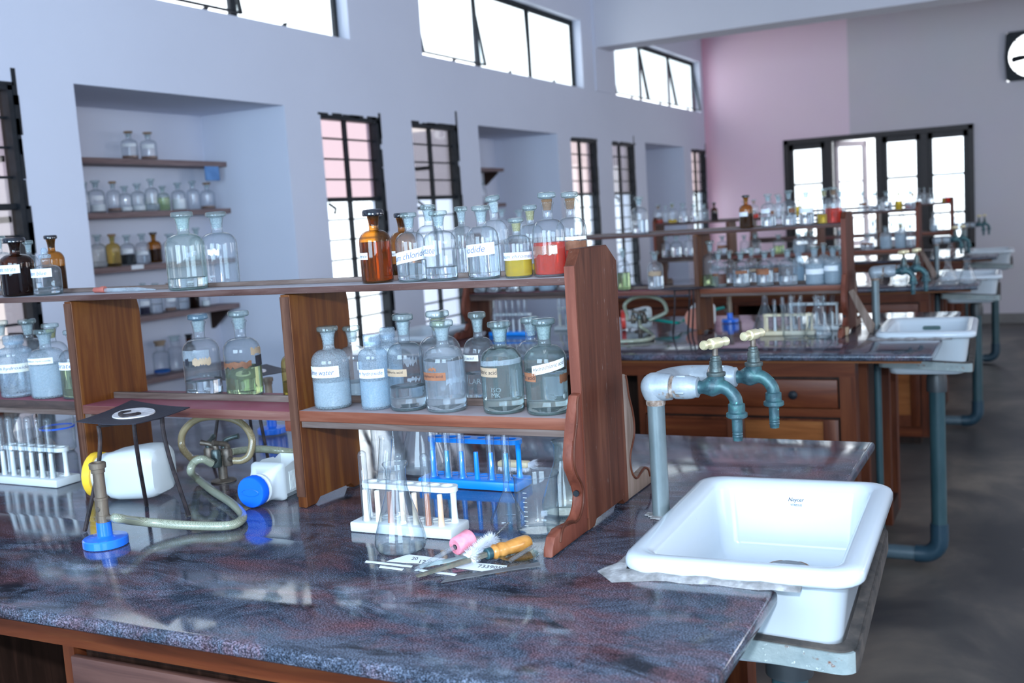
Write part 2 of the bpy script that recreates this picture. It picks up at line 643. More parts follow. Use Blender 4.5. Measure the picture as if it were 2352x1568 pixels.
M_BRONZE = pm('old_bronze', [(0.06, 0.05, 0.045), (0.13, 0.105, 0.085), (0.20, 0.16, 0.13)], 50, rough=0.45, metal=0.5, bump=0.2)
M_BURN = pm('burner_brass', [(0.13, 0.095, 0.07), (0.20, 0.155, 0.115), (0.27, 0.22, 0.17)], 40, (1, 1, 0.3), rough=0.42, metal=0.5)
M_BLUEP = pm('chipped_blue_enamel', [(0.01, 0.12, 0.62), (0.02, 0.20, 0.85)], 12, rough=0.3, coat=0.3, specks=[(60, 0.68, (0.03, 0.03, 0.04))])
M_IRON = pm('black_iron', [(0.012, 0.010, 0.013), (0.035, 0.025, 0.028), (0.07, 0.045, 0.04)], 60, rough=0.6, metal=0.3, bump=0.4)
M_GAUZE = pm('sooty_gauze', [(0.018, 0.018, 0.028), (0.04, 0.04, 0.06)], 160, rough=0.6, metal=0.4, bump=0.5)
M_ASB = pm('white_gauze_centre', [(0.50, 0.45, 0.46), (0.78, 0.74, 0.74)], 70, rough=0.9, bump=0.5, specks=[(18, 0.66, (0.06, 0.05, 0.05))])
M_STEEL = pm('dull_steel', [(0.16, 0.16, 0.17), (0.30, 0.30, 0.31)], 40, (1, 6, 6), rough=0.4, metal=0.7)
M_TRAY = pm('flaking_grey_green_paint', [(0.19, 0.235, 0.24), (0.25, 0.295, 0.295), (0.30, 0.34, 0.335)], 22, rough=0.5, bump=0.9, specks=[(30, 0.64, (0.16, 0.05, 0.02)), (120, 0.66, (0.62, 0.68, 0.68))])
M_TRAYD = pm('grimy_iron', [(0.02, 0.018, 0.017), (0.055, 0.045, 0.04), (0.10, 0.08, 0.065)], 30, rough=0.8, bump=0.8)
M_PVC = pm('grey_pvc', [(0.075, 0.115, 0.14), (0.11, 0.16, 0.19)], 6, (1, 1, 0.3), rough=0.35)
M_PVCT = pm('teal_stained_pvc', [(0.018, 0.048, 0.06), (0.038, 0.085, 0.098), (0.085, 0.125, 0.15)], 5, (2, 2, 0.4), rough=0.35)
M_PVCD = pm('dark_pvc_elbow', [(0.02, 0.05, 0.075), (0.035, 0.075, 0.105)], 8, rough=0.3)
M_PVCB = pm('black_pvc', [(0.03, 0.035, 0.04), (0.05, 0.055, 0.06)], 8, rough=0.4)
M_DRAIN = pm('brown_drain_ring', [(0.20, 0.11, 0.07), (0.34, 0.20, 0.13)], 40, rough=0.5, metal=0.3)
M_LOGO = pm('dark_blue_print', [(0.008, 0.02, 0.07), (0.015, 0.035, 0.11)], 30, rough=0.7, spec=0.05)
M_OVER = pm('overflow_shadow_green', [(0.05, 0.10, 0.10), (0.07, 0.13, 0.13)], 30, rough=0.6)
# plastic, rubber, paper
M_PWHITE = glow_free_plastic('white_plastic', (0.84, 0.87, 0.88), 0.3, 0.2)
M_PSTAIN = pm('stained_white_plastic', [(0.80, 0.80, 0.76), (0.78, 0.66, 0.50), (0.66, 0.38, 0.22)], 9, (1, 1, 0.8), rough=0.35)
M_PBROWN = pm('iodine_brown_plastic', [(0.26, 0.08, 0.035), (0.42, 0.15, 0.07)], 18, rough=0.35)
M_PBLUE = pm('bright_blue_plastic', [(0.005, 0.24, 0.83), (0.01, 0.30, 0.92)], 8, rough=0.28)
M_PBLUD = pm('stained_blue_plastic', [(0.0, 0.25, 0.50), (0.01, 0.33, 0.62)], 20, rough=0.3)
M_CAPB = pm('royal_blue_cap', [(0.006, 0.12, 0.78), (0.01, 0.15, 0.88)], 10, rough=0.3)
M_CAPY = pm('yellow_cap', [(0.86, 0.50, 0.02), (0.92, 0.58, 0.05)], 10, rough=0.35)
M_CAPR = pm('red_cap', [(0.70, 0.05, 0.04), (0.78, 0.08, 0.06)], 10, rough=0.35)
M_CAPS = pm('salmon_cap', [(0.72, 0.24, 0.16), (0.80, 0.36, 0.27)], 14, rough=0.4)
M_JAR = glow_free_plastic('white_polythene_jar', (0.82, 0.86, 0.88), 0.4, 0.25)
M_HOSE = hose_mat('braided_pvc_hose', (0.40, 0.42, 0.33), (0.25, 0.27, 0.19))
M_HOSEB = hose_mat('yellowed_pvc_hose', (0.40, 0.34, 0.22), (0.27, 0.20, 0.10))
M_HOSEG = pm('green_hose', [(0.0, 0.22, 0.18), (0.01, 0.30, 0.25)], 10, rough=0.3)
M_RUBBER = pm('pink_rubber', [(0.62, 0.13, 0.17), (0.75, 0.26, 0.34), (0.80, 0.40, 0.48)], 30, rough=0.7)
M_TEAT = pm('red_brown_rubber', [(0.30, 0.07, 0.05), (0.42, 0.12, 0.09)], 30, rough=0.6)
M_HANDLE = pm('varnished_orange_wood', [(0.34, 0.13, 0.03), (0.56, 0.24, 0.05), (0.66, 0.32, 0.09)], 9, (1, 6, 6), rough=0.3, coat=0.4)
M_BRIST = pm('white_bristle', [(0.72, 0.76, 0.85), (0.85, 0.88, 0.93)], 30, rough=0.6)
M_CREAM = pm('cream_wood', [(0.62, 0.50, 0.30), (0.72, 0.62, 0.42), (0.78, 0.72, 0.55)], 12, rough=0.5)
M_PAPER = pm('white_paper', [(0.76, 0.80, 0.84), (0.84, 0.87, 0.90)], 30, rough=0.8)
M_PAPERC = pm('cream_paper', [(0.66, 0.65, 0.56), (0.76, 0.75, 0.68)], 30, rough=0.8)
M_TAN = pm('tan_paper', [(0.36, 0.25, 0.16), (0.47, 0.35, 0.24)], 30, rough=0.8)
M_ORNG = pm('orange_paper', [(0.24, 0.085, 0.04), (0.36, 0.15, 0.075)], 40, rough=0.8)
M_BROWN = pm('brown_stain', [(0.13, 0.05, 0.025), (0.24, 0.10, 0.05)], 60, rough=0.7)
M_INK = pm('black_ink', [(0.012, 0.014, 0.022), (0.03, 0.03, 0.045)], 40, rough=0.7)
M_INKB = pm('blue_ink', [(0.06, 0.09, 0.22), (0.10, 0.14, 0.30)], 40, rough=0.7)
M_BLKST = pm('black_stopper', [(0.004, 0.005, 0.008), (0.015, 0.016, 0.022)], 40, rough=0.15, coat=0.5)
# glass
M_GL = thin_glass('clear_glass', (0.97, 0.985, 0.995), (0.32, 0.42, 0.45), power=2.4, milk=0.07, milkc=(0.75, 0.86, 0.95))
M_GLG = thin_glass('green_tinted_glass', (0.96, 0.99, 0.975), (0.26, 0.46, 0.42), power=2.4, milk=0.075, milkc=(0.70, 0.88, 0.85))
M_GLM = thin_glass('dusty_glass', (0.96, 0.98, 1.0), (0.45, 0.56, 0.6), milk=0.16)
M_GLF = thin_glass('etched_glass', (0.95, 0.97, 1.0), (0.55, 0.65, 0.7), milk=0.30, milkc=(0.74, 0.83, 0.89))
M_AMB = thin_glass('amber_glass', (0.80, 0.47, 0.13), (0.22, 0.08, 0.02), refl=0.9, power=2.2, milk=0.12, milkc=(0.40, 0.17, 0.03))
M_AMBD = thin_glass('dark_amber_glass', (0.36, 0.17, 0.06), (0.05, 0.02, 0.01), refl=0.9, power=1.3, milk=0.08, milkc=(0.12, 0.04, 0.02))
M_YEL = thin_glass('yellowed_glass', (0.90, 0.76, 0.40), (0.45, 0.30, 0.08), milk=0.1, milkc=(0.7, 0.5, 0.2))
M_SOLID = fluid('solid_glass', (0.94, 0.99, 0.98), 1.25, cloud=0.34, cloudc=(0.72, 0.86, 0.86))
M_SOLIDB = fluid('blue_solid_glass', (0.80, 0.92, 0.97), 1.40, cloud=0.2, cloudc=(0.45, 0.68, 0.80))
M_DISC = thin_glass('stopper_glass', (0.93, 0.985, 0.98), (0.25, 0.40, 0.40), power=1.8, milk=0.14, milkc=(0.72, 0.88, 0.88))
M_BASE = thin_glass('thick_glass_base', (0.90, 0.975, 0.96), (0.30, 0.50, 0.48), power=2.0, milk=0.10, milkc=(0.66, 0.85, 0.83))
M_DISCB = thin_glass('blue_stopper_glass', (0.80, 0.92, 0.98), (0.15, 0.33, 0.45), power=1.8, milk=0.16, milkc=(0.4, 0.68, 0.85))
M_GROUND = thin_glass('ground_glass', (0.9, 0.97, 0.98), (0.6, 0.72, 0.74), milk=0.42, milkc=(0.70, 0.82, 0.84))
M_GROUNDY = thin_glass('stained_ground_glass', (0.9, 0.88, 0.6), (0.55, 0.5, 0.3), milk=0.5, milkc=(0.66, 0.62, 0.36))
M_GROUNDR = thin_glass('rust_stained_ground_glass', (0.85, 0.70, 0.52), (0.4, 0.2, 0.08), milk=0.36, milkc=(0.46, 0.28, 0.15))
M_HDPE = thin_glass('milky_polythene', (0.80, 0.90, 0.98), (0.5, 0.62, 0.74), refl=0.5, milk=0.30, milkc=(0.74, 0.82, 0.88))
M_PANE = thin_glass('window_pane', (0.95, 0.97, 0.98), (0.5, 0.6, 0.62), refl=0.5)
M_PANEF = thin_glass('dusty_white_pane', (0.57, 0.535, 0.525), (0.54, 0.51, 0.50), refl=0.4)
M_PANEP = thin_glass('pink_pane', (0.592, 0.508, 0.528), (0.56, 0.47, 0.48), refl=0.4)
M_PANEQ = thin_glass('pale_pink_pane', (0.585, 0.522, 0.522), (0.56, 0.49, 0.49), refl=0.4)
# fluids
M_WATER = fluid('clear_fluid', (0.97, 0.985, 1.0), 1.33, cloud=0.06, cloudc=(0.8, 0.88, 0.92))
M_MILKY = fluid('cloudy_fluid', (0.80, 0.90, 0.97), 1.33, cloud=0.6, cloudc=(0.74, 0.85, 0.90))
M_YELF = fluid('yellow_fluid', (1.0, 0.84, 0.02), 1.33, cloud=0.5, cloudc=(1.0, 0.68, 0.008))
M_REDF = fluid('red_orange_fluid', (1.0, 0.13, 0.02), 1.33, cloud=0.42, cloudc=(0.95, 0.09, 0.008))
M_GRNF = fluid('pale_green_fluid', (0.84, 0.92, 0.66), 1.33, cloud=0.08, cloudc=(0.7, 0.75, 0.45))
M_DKF = fluid('dark_fluid', (0.03, 0.04, 0.06), 1.33, cloud=0.5, cloudc=(0.012, 0.014, 0.02))
M_PURF = fluid('violet_fluid', (0.06, 0.02, 0.14), 1.33, cloud=0.5, cloudc=(0.03, 0.012, 0.09))
M_BLUF = fluid('blue_fluid', (0.02, 0.35, 0.9), 1.33, cloud=0.5, cloudc=(0.02, 0.35, 0.85))
M_AMBF = fluid('brown_fluid', (0.12, 0.03, 0.005), 1.33, cloud=0.4, cloudc=(0.06, 0.018, 0.006))
M_POWD = pm('white_powder', [(0.70, 0.73, 0.76), (0.85, 0.87, 0.88)], 60, rough=0.9)
# ================================================================== the room
WX, BY, CZ = -3.406, 11.85, 3.35          # window wall, far wall, ceiling
RX, NY = 3.3, -2.3


def wall(name, u0, u1, v0, v1, cuts, fn, mat, reveal=0.2):
    """a wall with niches (depth) and openings (depth None); fn(u, v, d): d = distance behind the face"""
    us = sorted({u0, u1} | {c[0] for c in cuts} | {c[1] for c in cuts})
    vs = sorted({v0, v1} | {c[2] for c in cuts} | {c[3] for c in cuts})
    g = G()

    def dep(i, j):
        if not (0 <= i < len(us) - 1 and 0 <= j < len(vs) - 1):
            return 0.0
        u, v = (us[i] + us[i + 1]) / 2, (vs[j] + vs[j + 1]) / 2
        for a, b, c, d, q in cuts:
            if a < u < b and c < v < d:
                return -1 if q is None else q
        return 0.0

    def quad(*p):
        g.b.faces.new([g.b.verts.new(x) for x in p])
    for i in range(len(us) - 1):
        for j in range(len(vs) - 1):
            a, b, c, d = us[i], us[i + 1], vs[j], vs[j + 1]
            q = dep(i, j)
            if q >= 0:
                quad(fn(a, c, q), fn(b, c, q), fn(b, d, q), fn(a, d, q))
            qq = reveal if q < 0 else q
            for di, dj, (p1, p2) in ((-1, 0, ((a, c), (a, d))), (0, -1, ((a, c), (b, c)))):
                if (i + di < 0) or (j + dj < 0):
                    continue
                r = dep(i + di, j + dj)
                rr = reveal if r < 0 else r
                if abs(qq - rr) > 1e-6:
                    quad(fn(*p1, qq), fn(*p2, qq), fn(*p2, rr), fn(*p1, rr))
    bmesh.ops.remove_doubles(g.b, verts=g.b.verts, dist=1e-5)
    return struct(g.done(name, mat, None, 0))


NICHES = [(3.07, 4.375, 0.0, 2.01), (6.43, 7.74, 0.0, 2.01), (9.80, 11.02, 0.0, 2.01), (-0.25, 1.05, 0.0, 2.01)]
TALLZ = (0.665, 1.985)
TALL = [(4.67, 5.225, 'p'), (5.58, 6.13, 'w'), (8.0, 8.545, 'q'), (8.92, 9.48, 'f'), (11.29, 11.82, 'q'), (2.22, 2.79, 'w'), (1.30, 1.86, 'w')]
HIGH = [(2.40, 5.0), (5.77, 8.345), (9.10, 11.745)]
HZ = (2.405, 2.955)
cuts = [(a, b, c, d, 0.55) for a, b, c, d in NICHES]
cuts += [(a, b, TALLZ[0], TALLZ[1], None) for a, b, _ in TALL]
cuts += [(a, b, HZ[0], HZ[1], None) for a, b in HIGH]
wall('wall_left', NY, BY, 0.0, CZ, cuts, lambda u, v, d: Vector((WX - d, u, v)), M_WALL, 0.09)
BW = (-2.54, -0.64, 0.78, 2.025)
FAN = (-0.335, 0.135, 2.40, 2.87)
wall('wall_back', WX, RX, 0.0, CZ, [(BW[0], BW[1], BW[2], BW[3], None), (FAN[0], FAN[1], FAN[2], FAN[3], None)], lambda u, v, d: Vector((u, BY + d, v)), M_BACK, 0.2)
RW = [(y - 0.8, y + 0.8, 1.1, 2.4, None) for y in (1.4, 5.0, 8.6)]
wall('wall_right', NY, BY, 0.0, CZ, RW, lambda u, v, d: Vector((RX + d, u, v)), M_WALL, 0.2)
wall('wall_near', WX, RX, 0.0, CZ, [(-2.25, -0.35, 1.0, 2.5, None), (0.55, 2.45, 1.0, 2.5, None)], lambda u, v, d: Vector((u, NY - d, v)), M_WALL, 0.2)
g = G()
g.box((WX - 0.8, NY - 0.3, -0.12), (RX + 0.3, BY + 0.3, 0.0))
struct(g.done('floor', M_FLOOR, None, 0))
g = G()
g.box((WX - 0.3, NY - 0.3, CZ), (RX + 0.3, BY + 0.3, CZ + 0.15))
struct(g.done('ceiling', M_CEIL, None, 0))
g = G()
g.box((WX - 0.02, 8.64, 2.765), (RX, 8.94, CZ + 0.01))
struct(g.done('ceiling_beam', M_CEIL, None, 0))
g = G()
g.box((WX - 0.02, 8.60, HZ[0]), (WX + 0.012, 8.97, CZ))
# the pier that carries the beam stands a finger's breadth proud of the wall
struct(g.done('wall_pier', M_WALL, None, 0))
for i, (a, b) in enumerate(((WX, RX),)):
    g = G()
    g.box((a + 0.001, BY - 0.012, 0.0), (b - 0.001, BY - 0.001, 0.10))
    struct(g.done('baseboard_back', pm('grey_skirting', [(0.16, 0.15, 0.15), (0.22, 0.21, 0.20)], 4, rough=0.6), None, 0))

# ---- tall steel windows of the left wall: black frame, glazing bars and panes
PANE_CACHE = {}


def pane_mesh(w, h):
    k = (round(w, 3), round(h, 3))
    if k not in PANE_CACHE:
        g = G()
        g.box((-0.0015, -w / 2, -h / 2), (0.0015, w / 2, h / 2))
        PANE_CACHE[k] = g.mesh('pane', 0)
    return PANE_CACHE[k]


def tall_window(n, y0, y1, kind):
    z0, z1 = TALLZ
    rows = 12
    pitch = (z1 - 0.012 - z0) / rows
    x = WX - 0.035
    g = G()
    fw = 0.016
    g.box((x - 0.02, y0, z0), (x + 0.012, y0 + fw, z1))
    g.box((x - 0.02, y1 - fw * 1.6, z0), (x + 0.034, y1 + 0.012, z1 + 0.004))
    g.box((x - 0.02, y0, z1 - 0.022), (x + 0.034, y1 + 0.012, z1 + 0.010))
    g.box((x - 0.02, y0, z0), (x + 0.02, y1, z0 + fw))
    # rough brushed edge of black paint on the reveal
    rnd = random.Random(n)
    for k in range(14):
        zz = z0 + (z1 - z0) * (k + rnd.random()) / 14
        g.box((WX - 0.002, y1 - 0.004, zz - 0.03), (WX + 0.0015, y1 + 0.008 + rnd.random() * 0.012, zz + 0.07 + rnd.random() * 0.05))
    for k in range(7):
        yy = y0 + (y1 - y0) * (k + rnd.random()) / 7
        g.box((WX - 0.002, yy - 0.03, z1 - 0.004), (WX + 0.0015, yy + 0.06, z1 + 0.006 + rnd.random() * 0.008))
    root = struct(obj('window_%d' % n, g.mesh('window_frame', 0), M_BLACK))
    ym = (y0 + y1) / 2 - 0.02
    g = G()
    g.box((x - 0.014, ym - 0.008, z0), (x + 0.012, ym + 0.008, z1))
    g.done('mullion', M_BLACK, root, 0)
    zt = z1 - 0.012 - 4 * pitch
    g = G()
    g.box((x - 0.014, y0, zt - 0.012), (x + 0.016, y1, zt + 0.012), 0.003)
    g.done('transom', M_BLACK, root, 0)
    bar = None
    for r in range(1, rows):
        if r == 4:
            continue
        zz = z1 - 0.012 - r * pitch
        if bar is None:
            g = G()
            g.box((x - 0.008, y0, -0.0045), (x + 0.009, y1, 0.0045))
            bar = g.mesh('glazing_bar', 0)
        obj('glazing_bar', bar, M_BLACK, root, loc=(0, 0, zz))
    # stay with its peg, half way down the casement
    g = G()
    g.tube([(x + 0.02, y0 + 0.03, zt - 0.02), (x + 0.05, y0 + 0.05, zt - 0.05), (x + 0.055, y0 + 0.03, zt - 0.075)], 0.008, 6)
    g.done('casement_catch', M_BLACK, root)
    upper = {'p': M_PANEP, 'w': M_PANEF, 'q': M_PANEQ, 'f': M_PANEF}[kind]
    for r in range(rows):
        zc = z1 - 0.012 - (r + 0.5) * pitch
        for c, (a, b) in enumerate(((y0 + 0.01, ym), (ym, y1 - 0.01))):
            w, h = b - a - 0.006, pitch - 0.004
            k = (w, h, r < 4)
            me = pane_mesh(w, h)
            o = bpy.data.objects.new('pane', me)
            if not me.materials:
                me.materials.append(M_PANE)
            COL.objects.link(o)
            o.parent = root
            o.location = (x - 0.003, (a + b) / 2, zc)
            mt = upper if (r < 4) else M_PANE
            if kind == 'w' and n == 6:
                mt = M_PANEQ if r < 3 else M_PANEF
            o.material_slots[0].link = 'OBJECT'
            o.material_slots[0].material = mt
    return root


for i, (a, b, k) in enumerate(TALL):
    tall_window(i + 1, a, b, k)


# ---- high clerestory windows: three top-hung lights each, leaning open at the foot
def high_window(n, y0, y1):
    z0, z1 = HZ
    x = WX - 0.078
    g = G()
    for lo, hi in (((x - 0.02, y0, z0), (x + 0.008, y0 + 0.018, z1)), ((x - 0.02, y1 - 0.022, z0), (x + 0.008, y1, z1)),
                   ((x - 0.02, y0, z1 - 0.024), (x + 0.008, y1, z1)), ((x - 0.02, y0, z0), (x + 0.008, y1, z0 + 0.010))):
        g.box(lo, hi)
    root = struct(obj('window_%d' % n, g.mesh('window_frame', 0), M_BLACK))
    w = (y1 - y0) / 3
    rnd = random.Random(n)
    for k in range(3):
        a, b = y0 + k * w, y0 + (k + 1) * w
        if k:
            g = G()
            g.box((x - 0.014, a - 0.011, z0), (x + 0.006, a + 0.011, z1))
            g.done('mullion', M_BLACK, root, 0)
        lean = (0.10, 0.02, 0.0)[(k + n) % 3] if n != 10 else 0.10
        h = z1 - z0 - 0.03
        m = Matrix.Translation((x - 0.006, 0, z1 - 0.02)) @ Matrix.Rotation(-lean * 1.6, 4, 'Y')
        g = G()
        ya, yb = a + 0.012, b - 0.012
        for lo, hi in (((-0.010, ya, -h), (0.004, ya + 0.016, 0)), ((-0.010, yb - 0.016, -h), (0.004, yb, 0)), ((-0.010, ya, -0.016), (0.004, yb, 0)), ((-0.010, ya, -h), (0.004, yb, -h + 0.008))):
            g.box(lo, hi, m=m)
        s = g.done('sash', M_BLACK, root, 0)
        g = G()
        g.box((-0.004, ya + 0.014, -h + 0.006), (-0.001, yb - 0.014, -0.014), m=m)
        g.done('pane', M_PANE, s, 0)
        g = G()
        yc = a + w * (0.35 + 0.4 * rnd.random())
        g.tube([(x + 0.02, yc, z0 + 0.004), (x + 0.03, yc + 0.02, z0 + 0.02), (x + 0.02, yc + 0.05, z0 + 0.035)], [0.008, 0.012, 0.004], 6)
        g.done('window_stay', M_BLACK, root)
    return root


for i, (a, b) in enumerate(HIGH):
    high_window(8 + i, a, b)


# ---- the four-light wooden window of the far wall
def back_window(n):
    x0, x1, z0, z1 = BW
    y = BY + 0.03
    g = G()
    fw = 0.055
    for lo, hi in (((x0, y - 0.05, z0), (x0 + fw, y + 0.06, z1)), ((x1 - fw, y - 0.05, z0), (x1, y + 0.06, z1)), ((x0, y - 0.05, z1 - fw), (x1, y + 0.06, z1)), ((x0, y - 0.05, z0), (x1, y + 0.06, z0 + fw))):
        g.box(lo, hi, 0.004)
    root = struct(obj('window_%d' % n, g.mesh('window_frame', 0), M_WFRAME))
    st = [x0 + fw, -2.07, -1.555, -1.11, x1 - fw]
    for s in st[1:4]:
        g = G()
        g.box((s - 0.035, y - 0.045, z0 + fw), (s + 0.035, y + 0.055, z1 - fw))
        g.done('mullion', M_WFRAME, root, 0)
    for k in range(4):
        a = st[k] + (0.035 if k else 0)
        b = st[k + 1] - (0.035 if k < 3 else 0)
        w, h = b - a, z1 - z0 - 2 * fw
        m = Matrix.Translation((a, y, z0 + fw))
        mat = M_WFRAME
        if k == 1:
            m = Matrix.Translation((a + 0.02, y + 0.02, z0 + fw)) @ Matrix.Rotation(radians(52), 4, 'Z')
            mat = M_OPENC
        g = G()
        sw = 0.045
        for lo, hi in (((0, -0.018, 0), (sw, 0.018, h)), ((w - sw, -0.018, 0), (w, 0.018, h)), ((0, -0.018, h - 0.06), (w, 0.018, h)), ((0, -0.018, 0), (w, 0.018, 0.06))):
            g.box(lo, hi, m=m)
        for zz in (h - 0.06 - 0.37, h - 0.06 - 0.76):
            g.box((sw, -0.014, zz - 0.012), (w - sw, 0.014, zz + 0.012), m=m)
        s = g.done('casement', mat, root, 0)
        for za, zb in ((h - 0.06 - 0.358, h - 0.06), (h - 0.06 - 0.748, h - 0.06 - 0.382), (0.06, h - 0.06 - 0.772)):
            g = G()
            g.box((sw, -0.002, za), (w - sw, 0.002, zb), m=m)
            g.done('pane', M_PANE, s, 0)
    return root


back_window(11)

# ---- exhaust fan in the far wall, mostly beyond the picture's edge
t = thing('exhaust_fan', 'black square exhaust fan set high in the far wall right of the dark window', 'fan', ((FAN[0] + FAN[1]) / 2, BY, (FAN[2] + FAN[3]) / 2))
h = 0.235
g = G()
octo = [(-h + 0.02, -h), (h - 0.02, -h), (h, -h + 0.02), (h, h - 0.02), (h - 0.02, h), (-h + 0.02, h), (-h - 0.012, 0.02), (-h, -h + 0.02)]
octo = [(-h, -h + 0.02), (-h + 0.03, -h), (h, -h), (h, h), (-h + 0.03, h), (-h, h - 0.02), (-h - 0.015, 0.0)]
g.holed(octo, [circle(0, 0, 0.215, 28)], -0.012, 0.05)
g.move(Matrix.Rotation(radians(90), 4, 'X'))
g.done('fan_frame', M_BLACK, t, 30)
for k in range(4):
    g = G()
    a = radians(45 + 90 * k)
    g.tube([(0.05 * cos(a), -0.03, 0.05 * sin(a)), (0.222 * cos(a), -0.03, 0.222 * sin(a))], 0.005, 6)
    g.done('spoke', M_BLACK, t)
g = G()
g.lathe([(0.0, -0.05), (0.055, -0.045), (0.06, 0.0), (0.055, 0.05), (0, 0.055)], 20, Matrix.Rotation(radians(90), 4, 'X'))
hub = g.done('motor_hub', M_BLACK, t)
for k in range(4):
    g = G()
    a = radians(8 + 90 * k)
    m = Matrix.Rotation(-a, 4, 'Y') @ Matrix.Rotation(radians(20), 4, 'X')
    g.prism([(0.05, -0.02), (0.12, -0.035), (0.185, -0.032), (0.195, 0.0), (0.185, 0.028), (0.05, 0.02)], lambda u, v, w: m @ Vector((u, w, v)), 0.01, 0.013)
    g.done('fan_blade', M_BLACK, t)

# ---- shelves in the wall niches, running the length of each niche along its back
NSX = (WX - 0.55, -3.81)


def niche_shelf(y0, y1, z, label, tilt=0.0, brackets=()):
    t = thing('niche_shelf', label, 'shelf', (NSX[0], y0, z), 0, 'plank shelves in the wall niches')
    g = G()
    L = y1 - y0
    g.prism([(0, 0), (L, tilt), (L, tilt - 0.026), (0, -0.026)], lambda u, v, w: Vector((w, u, v)), 0.0, NSX[1] - NSX[0])
    g.done('plank', M_NSHELF, t, 0)
    for yy in brackets:
        yy = L * yy - 0.06
        g = G()
        zt = tilt * yy / L - 0.026
        g.prism([(0, 0), (0.12, 0), (0.12, -0.012), (0.012, -0.10), (0, -0.10)], lambda u, v, w: Vector((u, yy + w, zt + v)), -0.008, 0.008)
        g.done('bracket', M_CABD, t, 0)
    return t


NZ = [1.768, 1.518, 1.275, 1.030, 0.745]
for k, (z, tl) in enumerate(zip(NZ, (-0.005, 0.005, -0.01, -0.004, -0.03))):
    niche_shelf(3.07, 4.375, z, ('topmost', 'second from the top', 'third from the top', 'fourth from the top', 'lowest')[k] + ' weathered plank shelf in the big left wall niche', tl, (1.0,) if k == 3 else ())
niche_shelf(6.43, 7.58, 1.772, 'short dark plank shelf high in the narrower middle wall niche', 0, (1.0,))
niche_shelf(6.43, 7.58, 1.50, 'lower dark plank shelf in the narrower middle wall niche')
t = tag(obj('blue_cloth', G().box((0, 0, -0.06), (0.012, 0.10, 0.012), 0.004).mesh('cloth'), pm('blue_cloth_dye', [(0.10, 0.22, 0.45), (0.16, 0.32, 0.60)], 20, rough=0.9)), 'small scrap of blue cloth hanging at the end of the topmost niche shelf', 'cloth')
t.location = (-3.808, 4.20, 1.725)
t = tag(obj('paper_slip', G().box((0, 0, 0), (0.001, 0.075, 0.02)).mesh('slip', 0), M_PAPER), 'white paper slip stuck on the edge of the third niche shelf', 'paper')
t.location = (-3.809, 3.655, 1.252)
# ================================================================== four island benches, 2.515 m apart
PITCH = 2.515
BZ = 0.875
LN, RN = -2.585, -0.315                    # left and right end of the stone
ORD = ['nearest', 'second', 'third', 'farthest']
G_WT, G_CAB, G_RACK, G_SINK, G_TAP, G_TRAY, G_DR = ('stone worktops of the island benches', 'cabinets under the island benches', 'bottle racks along the island benches', 'white ceramic bench sinks', 'swan-neck tap stands', 'iron frames under the sinks', 'sink drain pipes')

MARKS = []

# ---- worktop
poly = [(LN, 0.97), (RN, 0.97), (RN, 1.3385), (-0.5495, 1.3385), (-0.5495, 1.8265), (RN, 1.8265), (RN, 2.235), (LN, 2.235), (LN, 1.8265), (-2.3505, 1.8265), (-2.3505, 1.3385), (LN, 1.3385)]
g = G()
g.prism(poly, lambda u, v, w: Vector((u, v, w)), BZ - 0.022, BZ, bevel=0.0085, seg=3)
wt = tag(g.done('granite_worktop', M_GRAN, None, 50), '', 'worktop', G_WT)


